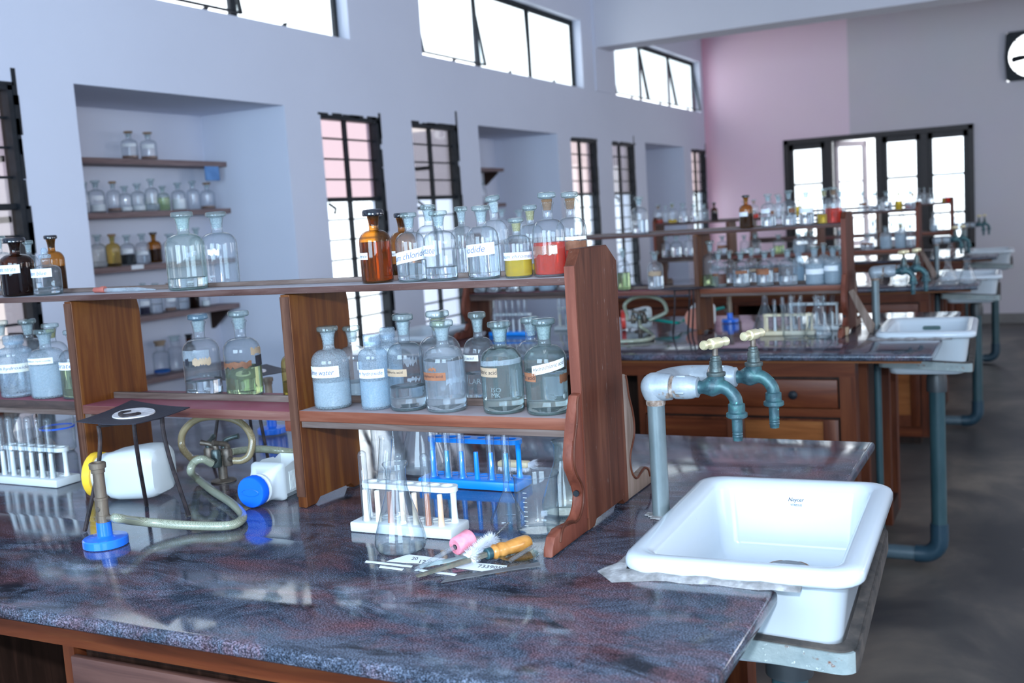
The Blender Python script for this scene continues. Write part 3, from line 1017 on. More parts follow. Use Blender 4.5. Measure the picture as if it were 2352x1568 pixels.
# ---- cabinet
def cabinet():
    t = thing('bench_cabinet', '', 'cabinet', (-1.45, 1.6, 0), 0, G_CAB)
    o = Vector((1.45, -1.6, 0))

    def bx(name, lo, hi, mat, par=t, bev=0.0, off=o):
        g = G()
        g.box(Vector(lo) + off, Vector(hi) + off, bev)
        return g.done(name, mat, par, 30)
    fy, by = 1.045, 2.155
    xr, xl = -0.558, -2.342
    # carcass of each pedestal (set back behind its face frame), floor plinth and top rail
    for a, b in ((-1.285, -0.60), (xl + 0.04, -1.62)):
        bx('carcass', (a, fy + 0.022, 0.09), (b, by - 0.022, 0.835), M_CABD)
        bx('plinth', (a + 0.02, fy + 0.05, 0.0), (b - 0.02, by - 0.05, 0.09), M_CABD)
    bx('kneehole_back', (-1.62, 1.58, 0.09), (-1.285, 1.60, 0.835), M_CABD)
    bx('top_batten', (xl - 0.02, fy + 0.03, 0.839), (xr - 0.03, by - 0.03, 0.852), M_CABP)
    for ya in (fy - 0.02, by - 0.03):
        bx('edge_batten', (xl - 0.20, ya, 0.839), (xr + 0.205, ya + 0.05, 0.852), M_CABP)
    for y0, y1, f in ((fy, fy + 0.022, 1), (by - 0.022, by, 0)):
        bx('top_rail', (xl, y0, 0.79), (xr, y1, 0.839), M_CAB)
        for a, b in ((-1.308, -1.285), (xr - 0.05, xr), (xl, xl + 0.05), (-1.62, -1.597)):
            bx('stile', (a, y0, 0.05), (b, y1, 0.79), M_CABV)
        for a, b in ((-1.285, xr - 0.05), (xl + 0.05, -1.62)):
            bx('mid_rail', (a, y0, 0.655), (b, y1, 0.683), M_CAB)
            bx('bottom_rail', (a, y0, 0.05), (b, y1, 0.10), M_CAB)
        s = -1 if f else 1
        yo = fy if f else by
        for a, b in ((-1.280, xr - 0.055), (xl + 0.055, -1.625)):
            d = bx('drawer', (a, min(yo, yo + s * 0.012), 0.687), (b, max(yo, yo + s * 0.012), 0.782), M_CAB, bev=0.003)
            g = G()
            kx = a + (b - a) * (0.79 if a > -1.4 else 0.3)
            g.lathe([(0.0, 0.0), (0.006, 0.0), (0.007, 0.012), (0.014, 0.018), (0.015, 0.026), (0.008, 0.031), (0, 0.032)], 14,
                    Matrix.Translation(Vector((kx, yo + s * 0.012, 0.734)) + o) @ Matrix.Rotation(radians(90 if f else -90), 4, 'X'))
            g.done('knob', M_BLACK, d)
            # a two-panel door below: stiles, rails and the two inset panels
            y2, y3 = min(yo, yo + s * 0.010), max(yo, yo + s * 0.010)
            w = b - a
            g = G()
            for p, q in ((0, 0.075), (0.44, 0.53), (0.925, 1.0)):
                g.box(Vector((a + w * p, y2, 0.105)) + o, Vector((a + w * q, y3, 0.648)) + o, 0.002)
            for za, zb in ((0.105, 0.17), (0.642, 0.648)):
                g.box(Vector((a, y2 + 0.0008, za)) + o, Vector((b, y3 - 0.0008, zb)) + o)
            dr = g.done('door', M_CABV, t, 30)
            for p, q, mt in ((0.075, 0.44, M_CAB), (0.53, 0.925, M_CABP)):
                bx('inset_panel', (a + w * p, min(yo, yo + s * 0.003), 0.17), (a + w * q, max(yo, yo + s * 0.003), 0.642), mt, dr)
    # end faces: posts and rails round a recessed panel where the riser pipe runs down
    for x0, x1 in ((-0.60, xr), (xl, xl + 0.04)):
        for ya, yb in ((fy + 0.022, fy + 0.07), (1.30, 1.345), (1.87, 1.91), (by - 0.07, by - 0.022)):
            bx('end_post', (x0, ya, 0.05), (x1, yb, 0.839), M_CABV)
        bx('end_rail', (x0, fy + 0.07, 0.05), (x1, 1.30, 0.13), M_CABD)
        bx('end_rail', (x0, 1.91, 0.05), (x1, by - 0.07, 0.13), M_CABD)
    return t


cab = cabinet()


# ---- two-sided bottle rack
def rack():
    t = thing('bottle_rack', '', 'rack', (-1.45, 1.605, BZ), 0, G_RACK)
    o = Vector((1.45, -1.605, -BZ))
    f, b = 1.515, 1.695
    z0 = BZ + 0.001

    def bx(name, lo, hi, mat, par=t, bev=0.0015):
        g = G()
        g.box(Vector(lo) + o, Vector(hi) + o, bev)
        return g.done(name, mat, par, 30)
    og = [(0.0, 0.222), (0.014, 0.22), (0.021, 0.208), (0.027, 0.182), (0.043, 0.155), (0.051, 0.13), (0.050, 0.112), (0.040, 0.097), (0.022, 0.080), (0.015, 0.064), (0.020, 0.046), (0.034, 0.032),
          (0.055, 0.025), (0.082, 0.031), (0.105, 0.034), (0.126, 0.027), (0.137, 0.012), (0.139, 0.0), (0.0, 0.0)]
    for x0, x1 in ((-0.668, -0.650), (-2.25, -2.232)):
        g = G()
        pl = [(f, z0), (f + 0.022, z0), (f + 0.03, z0 + 0.012), (b - 0.03, z0 + 0.012), (b - 0.022, z0), (b, z0), (b, 1.294), (1.653, 1.322), (1.537, 1.322), (f, 1.297)]
        g.prism(pl, lambda u, v, w: Vector((w, u, v)) + o, x0, x1, 0.0015, 1)
        # the sawn front edge keeps its redder wood
        e = g.done('end_panel', M_END, t, 30)
        g = G()
        g.box(Vector((x0 + 0.0005, f - 0.0025, z0 + 0.02)) + o, Vector((x1 - 0.0005, f - 0.0003, 1.296)) + o)
        g.done('edge_strip', M_ENDR, e, 0)
        for s, y in ((-1, f), (1, b)):
            g = G()
            g.prism(og, lambda u, v, w: Vector((w, y + s * (u + 0.0026), z0 + v)) + o, x0 + 0.001, x1 - 0.001, 0.003, 2)
            br = g.done('scroll_bracket', M_ENDR if s < 0 else M_BRACE, t, 30)
            if s < 0:
                for zz, dd in ((0.192, 0.012), (0.066, 0.008)):
                    g = G()
                    g.lathe([(0, 0), (0.005, 0.0), (0.005, 0.003), (0, 0.003)], 10, Matrix.Translation(Vector(((x0 + x1) / 2, f - 0.0255 + dd * 0.3, z0 + zz)) + o) @ Matrix.Rotation(radians(90), 4, 'X'))
                    g.done('screw_hole', M_BLACK, br)
            # moulded bead a little inside the sawn outline
            g = G()
            pts = [Vector((x1 - 0.0005, y + s * (u * 0.8 + 0.004), z0 + v * 0.97 + 0.004)) + o for u, v in og[1:-2]]
            g.tube(smooth_path(pts, 3), 0.0022, 6)
            g.done('bead', M_END, br)
    for x0, x1 in ((-1.226, -1.206), (-1.775, -1.755)):
        g = G()
        pl = [(f, z0), (f + 0.03, z0), (f + 0.04, z0 + 0.012), (b - 0.04, z0 + 0.012), (b - 0.03, z0), (b, z0), (b, 1.235), (b - 0.006, 1.266), (f, 1.266)]
        g.prism(pl, lambda u, v, w: Vector((w, u, v)) + o, x0, x1, 0.0015, 1)
        e = g.done('bay_panel', M_PANEL, t, 30)
        g = G()
        g.box(Vector((x0 + 0.0005, f - 0.002, z0 + 0.02)) + o, Vector((x1 - 0.0005, f - 0.0003, 1.262)) + o)
        g.done('edge_strip', M_EDGE, e, 0)
    bx('top_shelf', (-2.232, f, 1.267), (-0.668, b, 1.279), M_SHELF)
    bx('centre_rail', (-2.232, 1.598, 1.279), (-0.668, 1.607, 1.288), M_BATT)
    for x0, x1, za, zb, m in ((-1.206, -0.668, 1.036, 1.056, M_SALMON), (-1.755, -1.226, 1.036, 1.054, M_CRIM), (-2.232, -1.775, 1.044, 1.062, M_GRIM)):
        s = bx('lower_shelf', (x0, f, za), (x1, b, zb), m)
        bx('centre_rail', (x0, 1.598, zb), (x1, 1.607, zb + 0.013), M_BATT)
        if m is M_SALMON or x0 < -2:
            bx('batten', (x0, f + 0.004, za - 0.012), (x1, f + 0.020, za), M_BATT)
            bx('batten', (x0, b - 0.020, za - 0.012), (x1, b - 0.004, za), M_BATT)
        else:
            bx('batten', (x0, f + 0.004, za - 0.02), (x0 + 0.018, b - 0.004, za), M_BATT)
            bx('batten', (x1 - 0.018, f + 0.004, za - 0.02), (x1, b - 0.004, za), M_ENDR)
    return t


rk = rack()
# the nearest bench's left bay front is grimy with ink; each copy gets its own brace later


# ---- sink
def sink():
    cx, cy = -0.385, 1.582
    t = thing('lab_sink', '', 'sink', (cx + 0.004, cy, BZ + 0.009), 0.035, G_SINK)
    hx, hy = 0.163, 0.239
    L = []

    def lp(dx, dy, r, z, sx=0.0):
        return [Vector((x, y, z)) for x, y in rrect(-hx + dx + sx, -hy + dy, hx - dx - sx, hy - dy, r, 6)]
    L.append(lp(0.055, 0.060, 0.03, -0.141))
    L.append(lp(0.042, 0.047, 0.032, -0.136))
    L.append(lp(0.036, 0.040, 0.030, -0.110))
    L.append(lp(0.022, 0.022, 0.034, -0.012))
    L.append(lp(0.019, 0.019, 0.036, -0.008))
    L.append(lp(0.004, 0.004, 0.040, -0.008))
    L.append(lp(0.0, 0.0, 0.042, -0.003))
    L.append(lp(0.0, 0.0, 0.042, 0.006))
    L.append(lp(0.003, 0.003, 0.041, 0.012))
    L.append(lp(0.009, 0.009, 0.038, 0.015))
    L.append(lp(0.018, 0.018, 0.034, 0.0155))
    L.append(lp(0.027, 0.028, 0.030, 0.014))
    L.append(lp(0.034, 0.035, 0.030, 0.009))
    L.append(lp(0.037, 0.039, 0.030, 0.0))
    L.append(lp(0.046, 0.050, 0.030, -0.088))
    L.append(lp(0.052, 0.056, 0.028, -0.104))
    L.append(lp(0.066, 0.070, 0.022, -0.112))
    L.append(lp(0.10, 0.09, 0.02, -0.114))
    g = G()
    g.rings(L)
    g.done('basin', M_CERAM, t, 60)
    g = G()
    g.lathe([(0.0, 0.0), (0.022, 0.0), (0.026, 0.0012), (0.036, 0.0025), (0.038, 0.0), ], 28, Matrix.Translation((0.0, 0.138, -0.1139)), cap=False)
    d = g.done('drain_ring', M_DRAIN, t)
    g = G()
    g.lathe([(0.0, 0.0), (0.031, 0.0)], 24, Matrix.Translation((0.0, 0.138, -0.1105)), cap=False)
    g.done('drain_plate', M_STEEL, d)
    # bead of mortar between stone and rim
    g = G()
    rnd = random.Random(4)
    zb = -0.009
    path = [(0.088 - 0.247 * i / 14, -0.2405, 0, -1) for i in range(15)] + [(-0.1645, -0.236 + 0.472 * i / 26, -1, 0) for i in range(27)] + [(-0.159 + 0.24 * i / 14, 0.2405, 0, 1) for i in range(15)]
    loops = []
    for x, y, nx, ny in path:
        w_, h_ = 0.010 + 0.007 * rnd.random(), 0.0035 + 0.004 * rnd.random()
        if nx:
            w_ = min(w_, 0.0085) if y > 0.0 else w_ * 0.8
        if nx and abs(y - 0.04) < 0.06:
            w_ = 0.003
        k_ = max(0, 1 - hypot(x + 0.16, y + 0.24) / 0.05)
        w_ += 0.022 * k_
        i0 = 0.003 + 0.010 * k_
        loops.append([Vector((x - nx * i0, y - ny * i0, zb + 0.0003)), Vector((x + nx * w_, y + ny * w_, zb + 0.0003)), Vector((x + nx * w_ * 0.9, y + ny * w_ * 0.9, zb + 0.0012)), Vector((x + nx * w_ * 0.35, y + ny * w_ * 0.35, zb + h_)), Vector((x - nx * i0, y - ny * i0, zb + h_))])
    g.rings(loops)
    g.done('mortar_bead', M_MORTAR, t, 60)
    return t


sk = sink()


# ---- tilted iron frame that carries the sink
def tray():
    t = thing('sink_frame', '', 'bracket', (-0.381, 1.582, 0.80), 0.035, G_TRAY)
    x0, x1, y0, y1 = -0.160, 0.153, -0.228, 0.232

    def tilt(v):
        return Vector((v.x, v.y, v.z + (0.165 - v.x) * 0.06 + (v.y + 0.22) * 0.08 - 0.014))

    def lp(d, z):
        return [tilt(Vector((x, y, z))) for x, y in rrect(x0 + d, y0 + d, x1 - d, y1 - d, 0.026, 6)]
    A, B, C_, D = lp(0.0, -0.028), lp(0.0, 0.0), lp(0.003, 0.0), lp(0.003, -0.028)

    def strip(idx):
        g = G()
        Q = [[g.b.verts.new(L[i]) for i in idx] for L in (A, B, C_, D, A)]
        for P_, R_ in zip(Q, Q[1:]):
            for i in range(len(idx) - 1):
                g.b.faces.new((P_[i], P_[i + 1], R_[i + 1], R_[i]))
        bmesh.ops.remove_doubles(g.b, verts=g.b.verts, dist=1e-5)
        return g
    strip(list(range(4, 25))).done('side_flange', M_TRAYD, t, 40)
    g = strip(list(range(24, 28)) + list(range(0, 5)))
    g.done('flange', M_TRAY, t, 40)
    g = G()
    g.rings([lp(0.0033, -0.001), lp(0.0033, 0.0025), lp(0.0175, 0.0025), lp(0.0175, -0.001), lp(0.0033, -0.001)], False, False)
    bmesh.ops.remove_doubles(g.b, verts=g.b.verts, dist=1e-5)
    g.done('ledge', M_TRAYD, t, 40)
    return t


ty = tray()


# ---- drain pipe down to the floor and back under the bench
def drain():
    x, y = -0.356, 1.575
    t = thing('drain_pipe', '', 'pipe', (x, y, 0), 0, G_DR)
    g = G()
    g.lathe([(0.0275, 0.135), (0.0275, 0.68), ], 24)
    g.done('down_pipe', M_PVCT, t)
    g = G()
    g.lathe([(0.036, 0.655), (0.036, 0.70), (0.03, 0.728)], 24)
    g.done('trap_collar', M_PVCB, t)
    g = G()
    pts = [Vector((0, 0, 0.16))] + [Vector((-0.06 + 0.06 * cos(a), 0, 0.10 - 0.06 * sin(a) + 0.0)) for a in [radians(k) for k in range(0, 91, 15)]] + [Vector((-0.085, 0, 0.04))]
    g.tube(pts, 0.0325, 18)
    e = g.done('elbow', M_PVCD, t)
    g = G()
    g.tube([(-0.08, 0, 0.04), (-0.20, 0, 0.04)], 0.0275, 18)
    g.done('waste_pipe', M_PVC, t)
    return t


dn = drain()


# ---- riser with two brass taps
def tap_part(root, p, m_stop=None, yaw=40):
    """a bib tap whose inlet starts at p and runs to +x"""
    p = Vector(p)

    def at(x, z):
        return p + Vector((x, 0, z))
    g = G()
    pts = [at(0, 0), at(0.006, 0), at(0.014, 0.001), at(0.022, 0.002), at(0.031, 0.002), at(0.040, 0.001), at(0.048, -0.003), at(0.055, -0.010), at(0.0595, -0.018), at(0.0605, -0.026)]
    g.tube(smooth_path(pts, 3), [r for r in [0.0115, 0.0112, 0.0108, 0.0106, 0.011, 0.0122, 0.0135, 0.015, 0.0160, 0.0165, 0.0163, 0.0155, 0.0142, 0.0130, 0.012, 0.0114, 0.011, 0.0107, 0.0104, 0.0102, 0.0102, 0.0102, 0.0103, 0.0104, 0.0105, 0.0105, 0.0105, 0.0105]], 18)
    T = Matrix.Translation
    g.lathe([(0.013, 0.004), (0.0125, 0.018), (0.0135, 0.022)], 18, T(at(0.030, 0)))
    body = g.done('tap', M_PATINA, root, 50)
    g = G()
    g.lathe([(0.0145, 0.019), (0.0150, 0.021), (0.0150, 0.0245), (0.0105, 0.026), (0.0102, 0.032), (0.0098, 0.0325), (0.0098, 0.042), (0.0084, 0.043), (0.0084, 0.0465), (0.0075, 0.0475), (0.0075, 0.0505), (0.004, 0.0515)], 6 * 3, T(at(0.030, 0)))
    g.done('bonnet', M_PATDK, body, 35)
    g = G()
    g.lathe([(0.0046, 0.050), (0.0046, 0.066)], 12, T(at(0.030, 0)))
    g.done('spindle', M_BRONZE, body)
    hm = T(at(0.030, 0.0705)) @ Matrix.Rotation(radians(yaw), 4, 'Z') @ Matrix.Rotation(radians(90), 4, 'Y')
    g = G()
    pr = [(0.0, -0.0315), (0.006, -0.031), (0.0078, -0.028), (0.0074, -0.024), (0.0056, -0.018), (0.0052, -0.0135), (0.0062, -0.0125), (0.0085, -0.0118), (0.0090, -0.010), (0.0090, 0.010), (0.0085, 0.0118), (0.0062, 0.0125), (0.0052, 0.0135), (0.0056, 0.018), (0.0074, 0.024), (0.0078, 0.028), (0.006, 0.031), (0.0, 0.0315)]
    g.lathe(pr, 18, hm)
    g.done('handle', M_BRASS, body, 50)
    g = G()
    g.lathe([(0.0105, -0.024), (0.0132, -0.026), (0.0132, -0.038), (0.0165, -0.040), (0.0168, -0.0455), (0.0145, -0.0475), (0.008, -0.0475)], 18, T(at(0.0605, 0)))
    g.done('union_nut', M_PATINA, body, 30)
    g = G()
    g.lathe([(0.0085, -0.0475), (0.0082, -0.066), (0.0085, -0.069), (0.0078, -0.071), (0.0085, -0.073), (0.0078, -0.075), (0.0085, -0.077), (0.0078, -0.079), (0.0074, -0.084), (0.005, -0.084), (0.005, -0.079), (0, -0.078)], 16, T(at(0.0605, 0)))
    g.done('hose_nozzle', M_PATINA, body, 30)
    return body


def tap_stand():
    x, y, zt = -0.567, 1.622, 1.090 - BZ
    t = thing('tap_stand', '', 'tap', (x, y, BZ), 0, G_TAP)
    g = G()
    g.lathe([(0.0142, 0.0005), (0.0142, zt - 0.022)], 24)
    g.done('riser_pipe', M_GALV, t)
    g = G()
    g.lathe([(0.0135, -BZ + 0.001), (0.0135, -0.0235)], 18)
    g.done('lower_pipe', M_PVCT, t)
    g = G()
    rnd = random.Random(9)
    for k in range(7):
        a = radians(70 + 220 * k / 6)
        s = 0.004 + 0.005 * rnd.random()
        g.box((0.018 * cos(a) - s, 0.018 * sin(a) - s, 0.0003), (0.018 * cos(a) + s, 0.018 * sin(a) + s, 0.003), 0.001, 1)
    g.done('mortar_collar', M_MORTAR, t)
    g = G()
    g.lathe([(0.0150, zt - 0.030), (0.0158, zt - 0.028), (0.0158, zt - 0.012)], 20)
    g.done('rusty_joint', M_RUSTJ, t)
    # cast corner fitting: near elbow, cross piece and far elbow, one U of thick pipe
    R = 0.0235
    g = G()
    yb = 0.105
    pts = [(0, 0, zt - 0.018), (0, 0, zt - 0.008), (0.0, 0.0, zt + 0.003), (0.010, -0.001, zt + 0.001), (0.030, 0, zt)]
    g.tube([(0, 0, zt - 0.020), (0, 0, zt - 0.012), (0, 0, zt - 0.004)], [0.0175, 0.021, 0.0232], 22)
    g.lathe([(0, -R)] + [(R * cos(radians(k)), R * sin(radians(k))) for k in range(-75, 90, 15)] + [(0, R)], 22, Matrix.Translation((0, 0, zt)))
    g.tube([(0, 0, zt), (0.018, 0, zt), (0.028, 0, zt)], [R, 0.0225, 0.0212], 22)
    far = smooth_path([(0, 0, zt), (0.0, 0.035, zt + 0.001), (0.004, 0.075, zt), (0.022, 0.100, zt), (0.05, yb, zt), (0.062, yb, zt)], 6)
    g.tube(far, 0.0200, 22)
    g.done('corner_fitting', M_GALVF, t, 60)
    for yy, xa in ((0.0, 0.028), (yb, 0.062)):
        g = G()
        g.tube([(xa - 0.001, yy, zt), (xa + 0.006, yy, zt)], 0.0178, 18)
        g.done('rusty_joint', M_RUSTJ, t)
        g = G()
        n = xa + 0.006
        g.lathe([(0.0185, 0.0), (0.0195, 0.002), (0.0195, 0.020), (0.0180, 0.030), (0.0165, 0.033), (0.0165, 0.038), (0.0125, 0.040)], 20, Matrix.Translation((n, yy, zt)) @ Matrix.Rotation(radians(90), 4, 'Y'))
        for k in range(4):
            a = radians(20 + 90 * k)
            g.box((n + 0.004, yy + 0.0192 * cos(a) - 0.002, zt + 0.0192 * sin(a) - 0.002), (n + 0.020, yy + 0.0192 * cos(a) + 0.002, zt + 0.0192 * sin(a) + 0.002), 0.0012, 1)
        g.done('reducer', M_GALVF, t, 50)
        tap_part(t, (n + 0.038, yy, zt), yaw=68 if yy == 0 else 74)
    return t


tp = tap_stand()

# ---- copies down the room
wts, cabs, racks, sinks, taps, trays, drains = [wt], [cab], [rk], [sk], [tp], [ty], [dn]
for k in (1, 2, 3):
    dy = PITCH * k
    wts.append(copy_tree(wt, None, dy))
    cabs.append(copy_tree(cab, None, dy))
    racks.append(copy_tree(rk, None, dy))
    sinks.append(copy_tree(sk, None, dy))
    taps.append(copy_tree(tp, None, dy))
    trays.append(copy_tree(ty, None, dy))
    drains.append(copy_tree(dn, None, dy))
ORDW = ['nearest', 'second nearest', 'third nearest', 'farthest']
for k in range(4):
    wts[k]['label'] = 'polished blue-grey granite worktop of the %s bench' % ORDW[k] + (', with the big white sink in front' if k == 0 else '')
    cabs[k]['label'] = 'red-brown wooden cabinet with drawers and doors under the %s granite worktop' % ORDW[k]
    racks[k]['label'] = 'two-sided brown wooden bottle rack standing along the %s bench' % ORDW[k]
    sinks[k]['label'] = ('large white ceramic sink with blue maker\'s print, set in the near bench corner', 'white ceramic sink with dark overflow slot at the second nearest bench end', 'white ceramic sink at the right end of the third bench', 'white ceramic sink at the farthest bench, in front of the pink wall')[k]
    taps[k]['label'] = ('galvanised riser pipe with two green-patinated taps beside the nearest sink', 'blue-grey riser pipe with two teal taps beside the second sink', 'thin grey riser pipe with taps beside the third sink', 'dark riser with two small taps against the far pink wall')[k]
    trays[k]['label'] = 'rusty grey-green iron frame under the %s sink' % ORDW[k]
    drains[k]['label'] = ('dark drain pipe dropping from the nearest sink to the floor', 'teal-stained drain pipe with elbow on the floor under the second nearest sink', 'grey drain pipe with dark elbow under the third sink', 'dark drain pipe under the farthest sink')[k]

# the three nearest drawers of the first cabinet are darker than the others
for ch in cab.children:
    if ch.name.startswith('drawer'):
        ch.material_slots[0].link = 'OBJECT'
        ch.material_slots[0].material = M_DRAW
        ch['label'] = 'dark-stained drawer front'

# overflow slot and printed mark in the second sink; maker's print in the first
g = G()
g.prism(rrect(-0.032, -0.0075, 0.032, 0.0075, 0.007, 4), lambda u, v, w: Vector((u, w, v)), 0.0, 0.004)
g.done('overflow_slot', M_OVER, sinks[1], 0, loc=(0.0, 0.1935, -0.022))

# diagonal timber braces that prop up the far racks
for k, (dx, ly) in ((1, (0.0, 'second')), (2, (0.02, 'third'))):
    g = G()
    y = 4.045 + (k - 1) * PITCH
    g.prism([(-0.648, 1.03), (-0.632, 1.038), (-0.560, 0.905), (-0.565, 0.8765), (-0.580, 0.8765)], lambda u, v, w: Vector((u, w, v)), y - 0.012, y + 0.012, 0.001, 1)
    tag(g.done('brace_plank', M_BRACE, None, 0), 'pale sawn plank propping the right end of the %s nearest rack' % ly, 'plank')

# a second white sink shows at the left end of the second bench
s2 = copy_tree(sk, None, PITCH)
s2.location = (-2.515, 1.582 + PITCH, BZ)
s2.rotation_euler = (0, 0, pi)
s2.location.z = BZ + 0.009
s2['label'] = 'white ceramic sink at the left end of the second bench, half hidden by bottles'


# ---- maker's print on the far inner wall of the sinks
for sk_, dz in ((sinks[0], -0.006), (sinks[1], -0.046)):
    for txt, x0, w_, z0, h_, sh in (('Neycer', -0.006, 0.026, dz - 0.012, 0.0085, 0.3), ('VITREOUS', -0.0025, 0.019, dz - 0.0175, 0.0036, 0.0)):
        def fn(u, v, x0=x0, w_=w_, z0=z0, h_=h_):
            z = z0 + h_ * v
            return Vector((x0 + w_ * u, 0.239 - 0.039 + 0.011 * z / 0.088 - 0.0009, z))
        MARKS.append((sk_, txt, fn, sh))
# ================================================================== bottles
def ell(r0, r1, z0, z1, n):
    """quarter ellipse from radius r1 at z0 in to r0 at z1"""
    return [(r0 + (r1 - r0) * cos(radians(90 * i / n)), z0 + (z1 - z0) * sin(radians(90 * i / n))) for i in range(n + 1)]


# unit bottles are one wide and 2.24 high with the stopper
def prof(kind, n):
    if kind == 'round':
        return [(0.0, 0.035), (0.36, 0.015), (0.42, 0.0), (0.465, 0.012), (0.492, 0.05), (0.5, 0.10), (0.5, 1.22)] + ell(0.175, 0.5, 1.24, 1.60, n) + [(0.155, 1.63), (0.150, 1.70), (0.160, 1.86), (0.185, 2.00), (0.205, 2.04), (0.205, 2.075), (0.185, 2.09)]
    if kind == 'wide':
        return [(0.0, 0.03), (0.42, 0.0), (0.48, 0.03), (0.5, 0.09), (0.5, 1.15)] + ell(0.29, 0.5, 1.17, 1.50, n) + [(0.27, 1.54), (0.27, 1.72), (0.30, 1.86), (0.315, 1.90), (0.29, 1.93)]
    if kind == 'plastic':
        return [(0.0, 0.02), (0.42, 0.0), (0.475, 0.02), (0.495, 0.07), (0.495, 1.34)] + ell(0.28, 0.495, 1.36, 1.60, n) + [(0.25, 1.63), (0.25, 1.78)]
    if kind == 'drop':
        return [(0.0, 0.02), (0.42, 0.0), (0.48, 0.03), (0.5, 0.08), (0.5, 1.10)] + ell(0.20, 0.5, 1.12, 1.42, n) + [(0.17, 1.46), (0.17, 1.74), (0.19, 1.80)]
    raise KeyError(kind)


SEG = {'hi': 40, 'mid': 20, 'lo': 14}
BM = {}


def unit_body(kind, q):
    k = ('b', kind, q)
    if k not in BM:
        g = G()
        g.lathe(prof(kind, {'hi': 9, 'mid': 5, 'lo': 4}[q]), SEG[q], cap=False)
        BM[k] = g.mesh('bottle_wall', 50)
    return BM[k]


def inner_r(kind, z):
    p = [x for x in prof(kind, 9) if x[0] > 0.3 or x[1] > 0.2]
    for a, b in zip(p, p[1:]):
        if a[1] <= z <= b[1] and b[1] > a[1]:
            return (a[0] + (b[0] - a[0]) * (z - a[1]) / (b[1] - a[1])) * 0.965
    return 0.48


def unit_fluid(kind, q, top):
    top = round(top, 2)
    k = ('f', kind, q, top)
    if k not in BM:
        g = G()
        pr = [(0.0, 0.075), (0.40, 0.065), (0.455, 0.085), (0.482, 0.14)]
        z = 0.18
        while z < top - 0.02:
            pr.append((min(0.484, inner_r(kind, z)), z))
            z += 0.10 if z > 1.1 else 0.4
        r = min(0.484, inner_r(kind, top))
        pr += [(r, top), (r - 0.012, top - 0.006), (0.0, top - 0.008)]
        g.lathe(pr, SEG[q])
        BM[k] = g.mesh('fluid', 40)
    return BM[k]


def unit_stopper(kind, q):
    k = ('s', kind, q)
    if k not in BM:
        g = G()
        s = SEG[q] if q != 'hi' else 28
        if kind == 'disc':
            g.lathe([(0.0, 2.045), (0.15, 2.05), (0.17, 2.065), (0.26, 2.085), (0.283, 2.11), (0.283, 2.19), (0.262, 2.225), (0.19, 2.24), (0.0, 2.232)], s, cap=False)
        elif kind == 'dome':
            g.lathe([(0.0, 1.98), (0.15, 1.99), (0.165, 2.02), (0.31, 2.035), (0.335, 2.07), (0.335, 2.17), (0.30, 2.225), (0.15, 2.245), (0.0, 2.25)], s, cap=False)
        elif kind == 'cone':
            g.lathe([(0.0, 1.70), (0.11, 1.72), (0.13, 2.02), (0.22, 2.10), (0.27, 2.16), (0.27, 2.235), (0.0, 2.24)], s, cap=False)
        elif kind == 'cap':
            n = 30
            pts0 = [(0.285 + (0.008 if i % 2 else 0.0)) for i in range(n)]
            A = [Vector((pts0[i] * cos(2 * pi * i / n), pts0[i] * sin(2 * pi * i / n), 1.70)) for i in range(n)]
            B = [Vector((p.x, p.y, 1.95)) for p in A]
            C = [Vector((p.x * 0.9, p.y * 0.9, 1.99)) for p in A]
            g.rings([A, B, C])
        elif kind == 'teat':
            g.lathe([(0.21, 1.74), (0.22, 1.90), (0.12, 1.95), (0.11, 2.15), (0.06, 2.24), (0.0, 2.245)], s)
        elif kind == 'cork':
            g.lathe([(0.0, 1.86), (0.28, 1.88), (0.30, 2.06), (0.36, 2.12), (0.36, 2.22), (0.0, 2.24)], s, cap=False)
        BM[k] = g.mesh('stopper', 35)
    return BM[k]


def unit_plug(q):
    k = ('p', q)
    if k not in BM:
        g = G()
        g.lathe([(0.0, 1.73), (0.115, 1.735), (0.127, 1.76), (0.168, 2.03), (0.150, 2.045), (0.0, 2.044)], SEG[q] if q != 'hi' else 28)
        BM[k] = g.mesh('plug', 40)
    return BM[k]


def unit_base(q):
    k = ('k', q)
    if k not in BM:
        g = G()
        g.lathe([(0.0, 0.04), (0.36, 0.02), (0.41, 0.006), (0.455, 0.018), (0.482, 0.055), (0.478, 0.062), (0.0, 0.072)], SEG[q])
        BM[k] = g.mesh('thick_base', 50)
    return BM[k]


TXT = {}


def text_mesh(s, shear=0.0):
    k = (s, shear)
    if k not in TXT:
        cu = bpy.data.curves.new('lettering', 'FONT')
        cu.body = s
        cu.shear = shear
        cu.resolution_u = 2
        o = bpy.data.objects.new('lettering', cu)
        me = bpy.data.meshes.new_from_object(o)
        bpy.data.objects.remove(o)
        co = [v.co.copy() for v in me.vertices]
        x0, x1 = min(c.x for c in co), max(c.x for c in co)
        y0, y1 = min(c.y for c in co), max(c.y for c in co)
        TXT[k] = ([((c.x - x0) / (x1 - x0), (c.y - y0) / (y1 - y0)) for c in co], [tuple(p.vertices) for p in me.polygons])
    return TXT[k]


def flat_text(name, s, fn, mat, parent, shear=0.0):
    """lettering whose unit square is carried by fn(u, v) -> 3D"""
    uv, fs = text_mesh(s, shear)
    me = bpy.data.meshes.new(name)
    me.from_pydata([fn(u, v) for u, v in uv], [], fs)
    return obj(name, me, mat, parent)


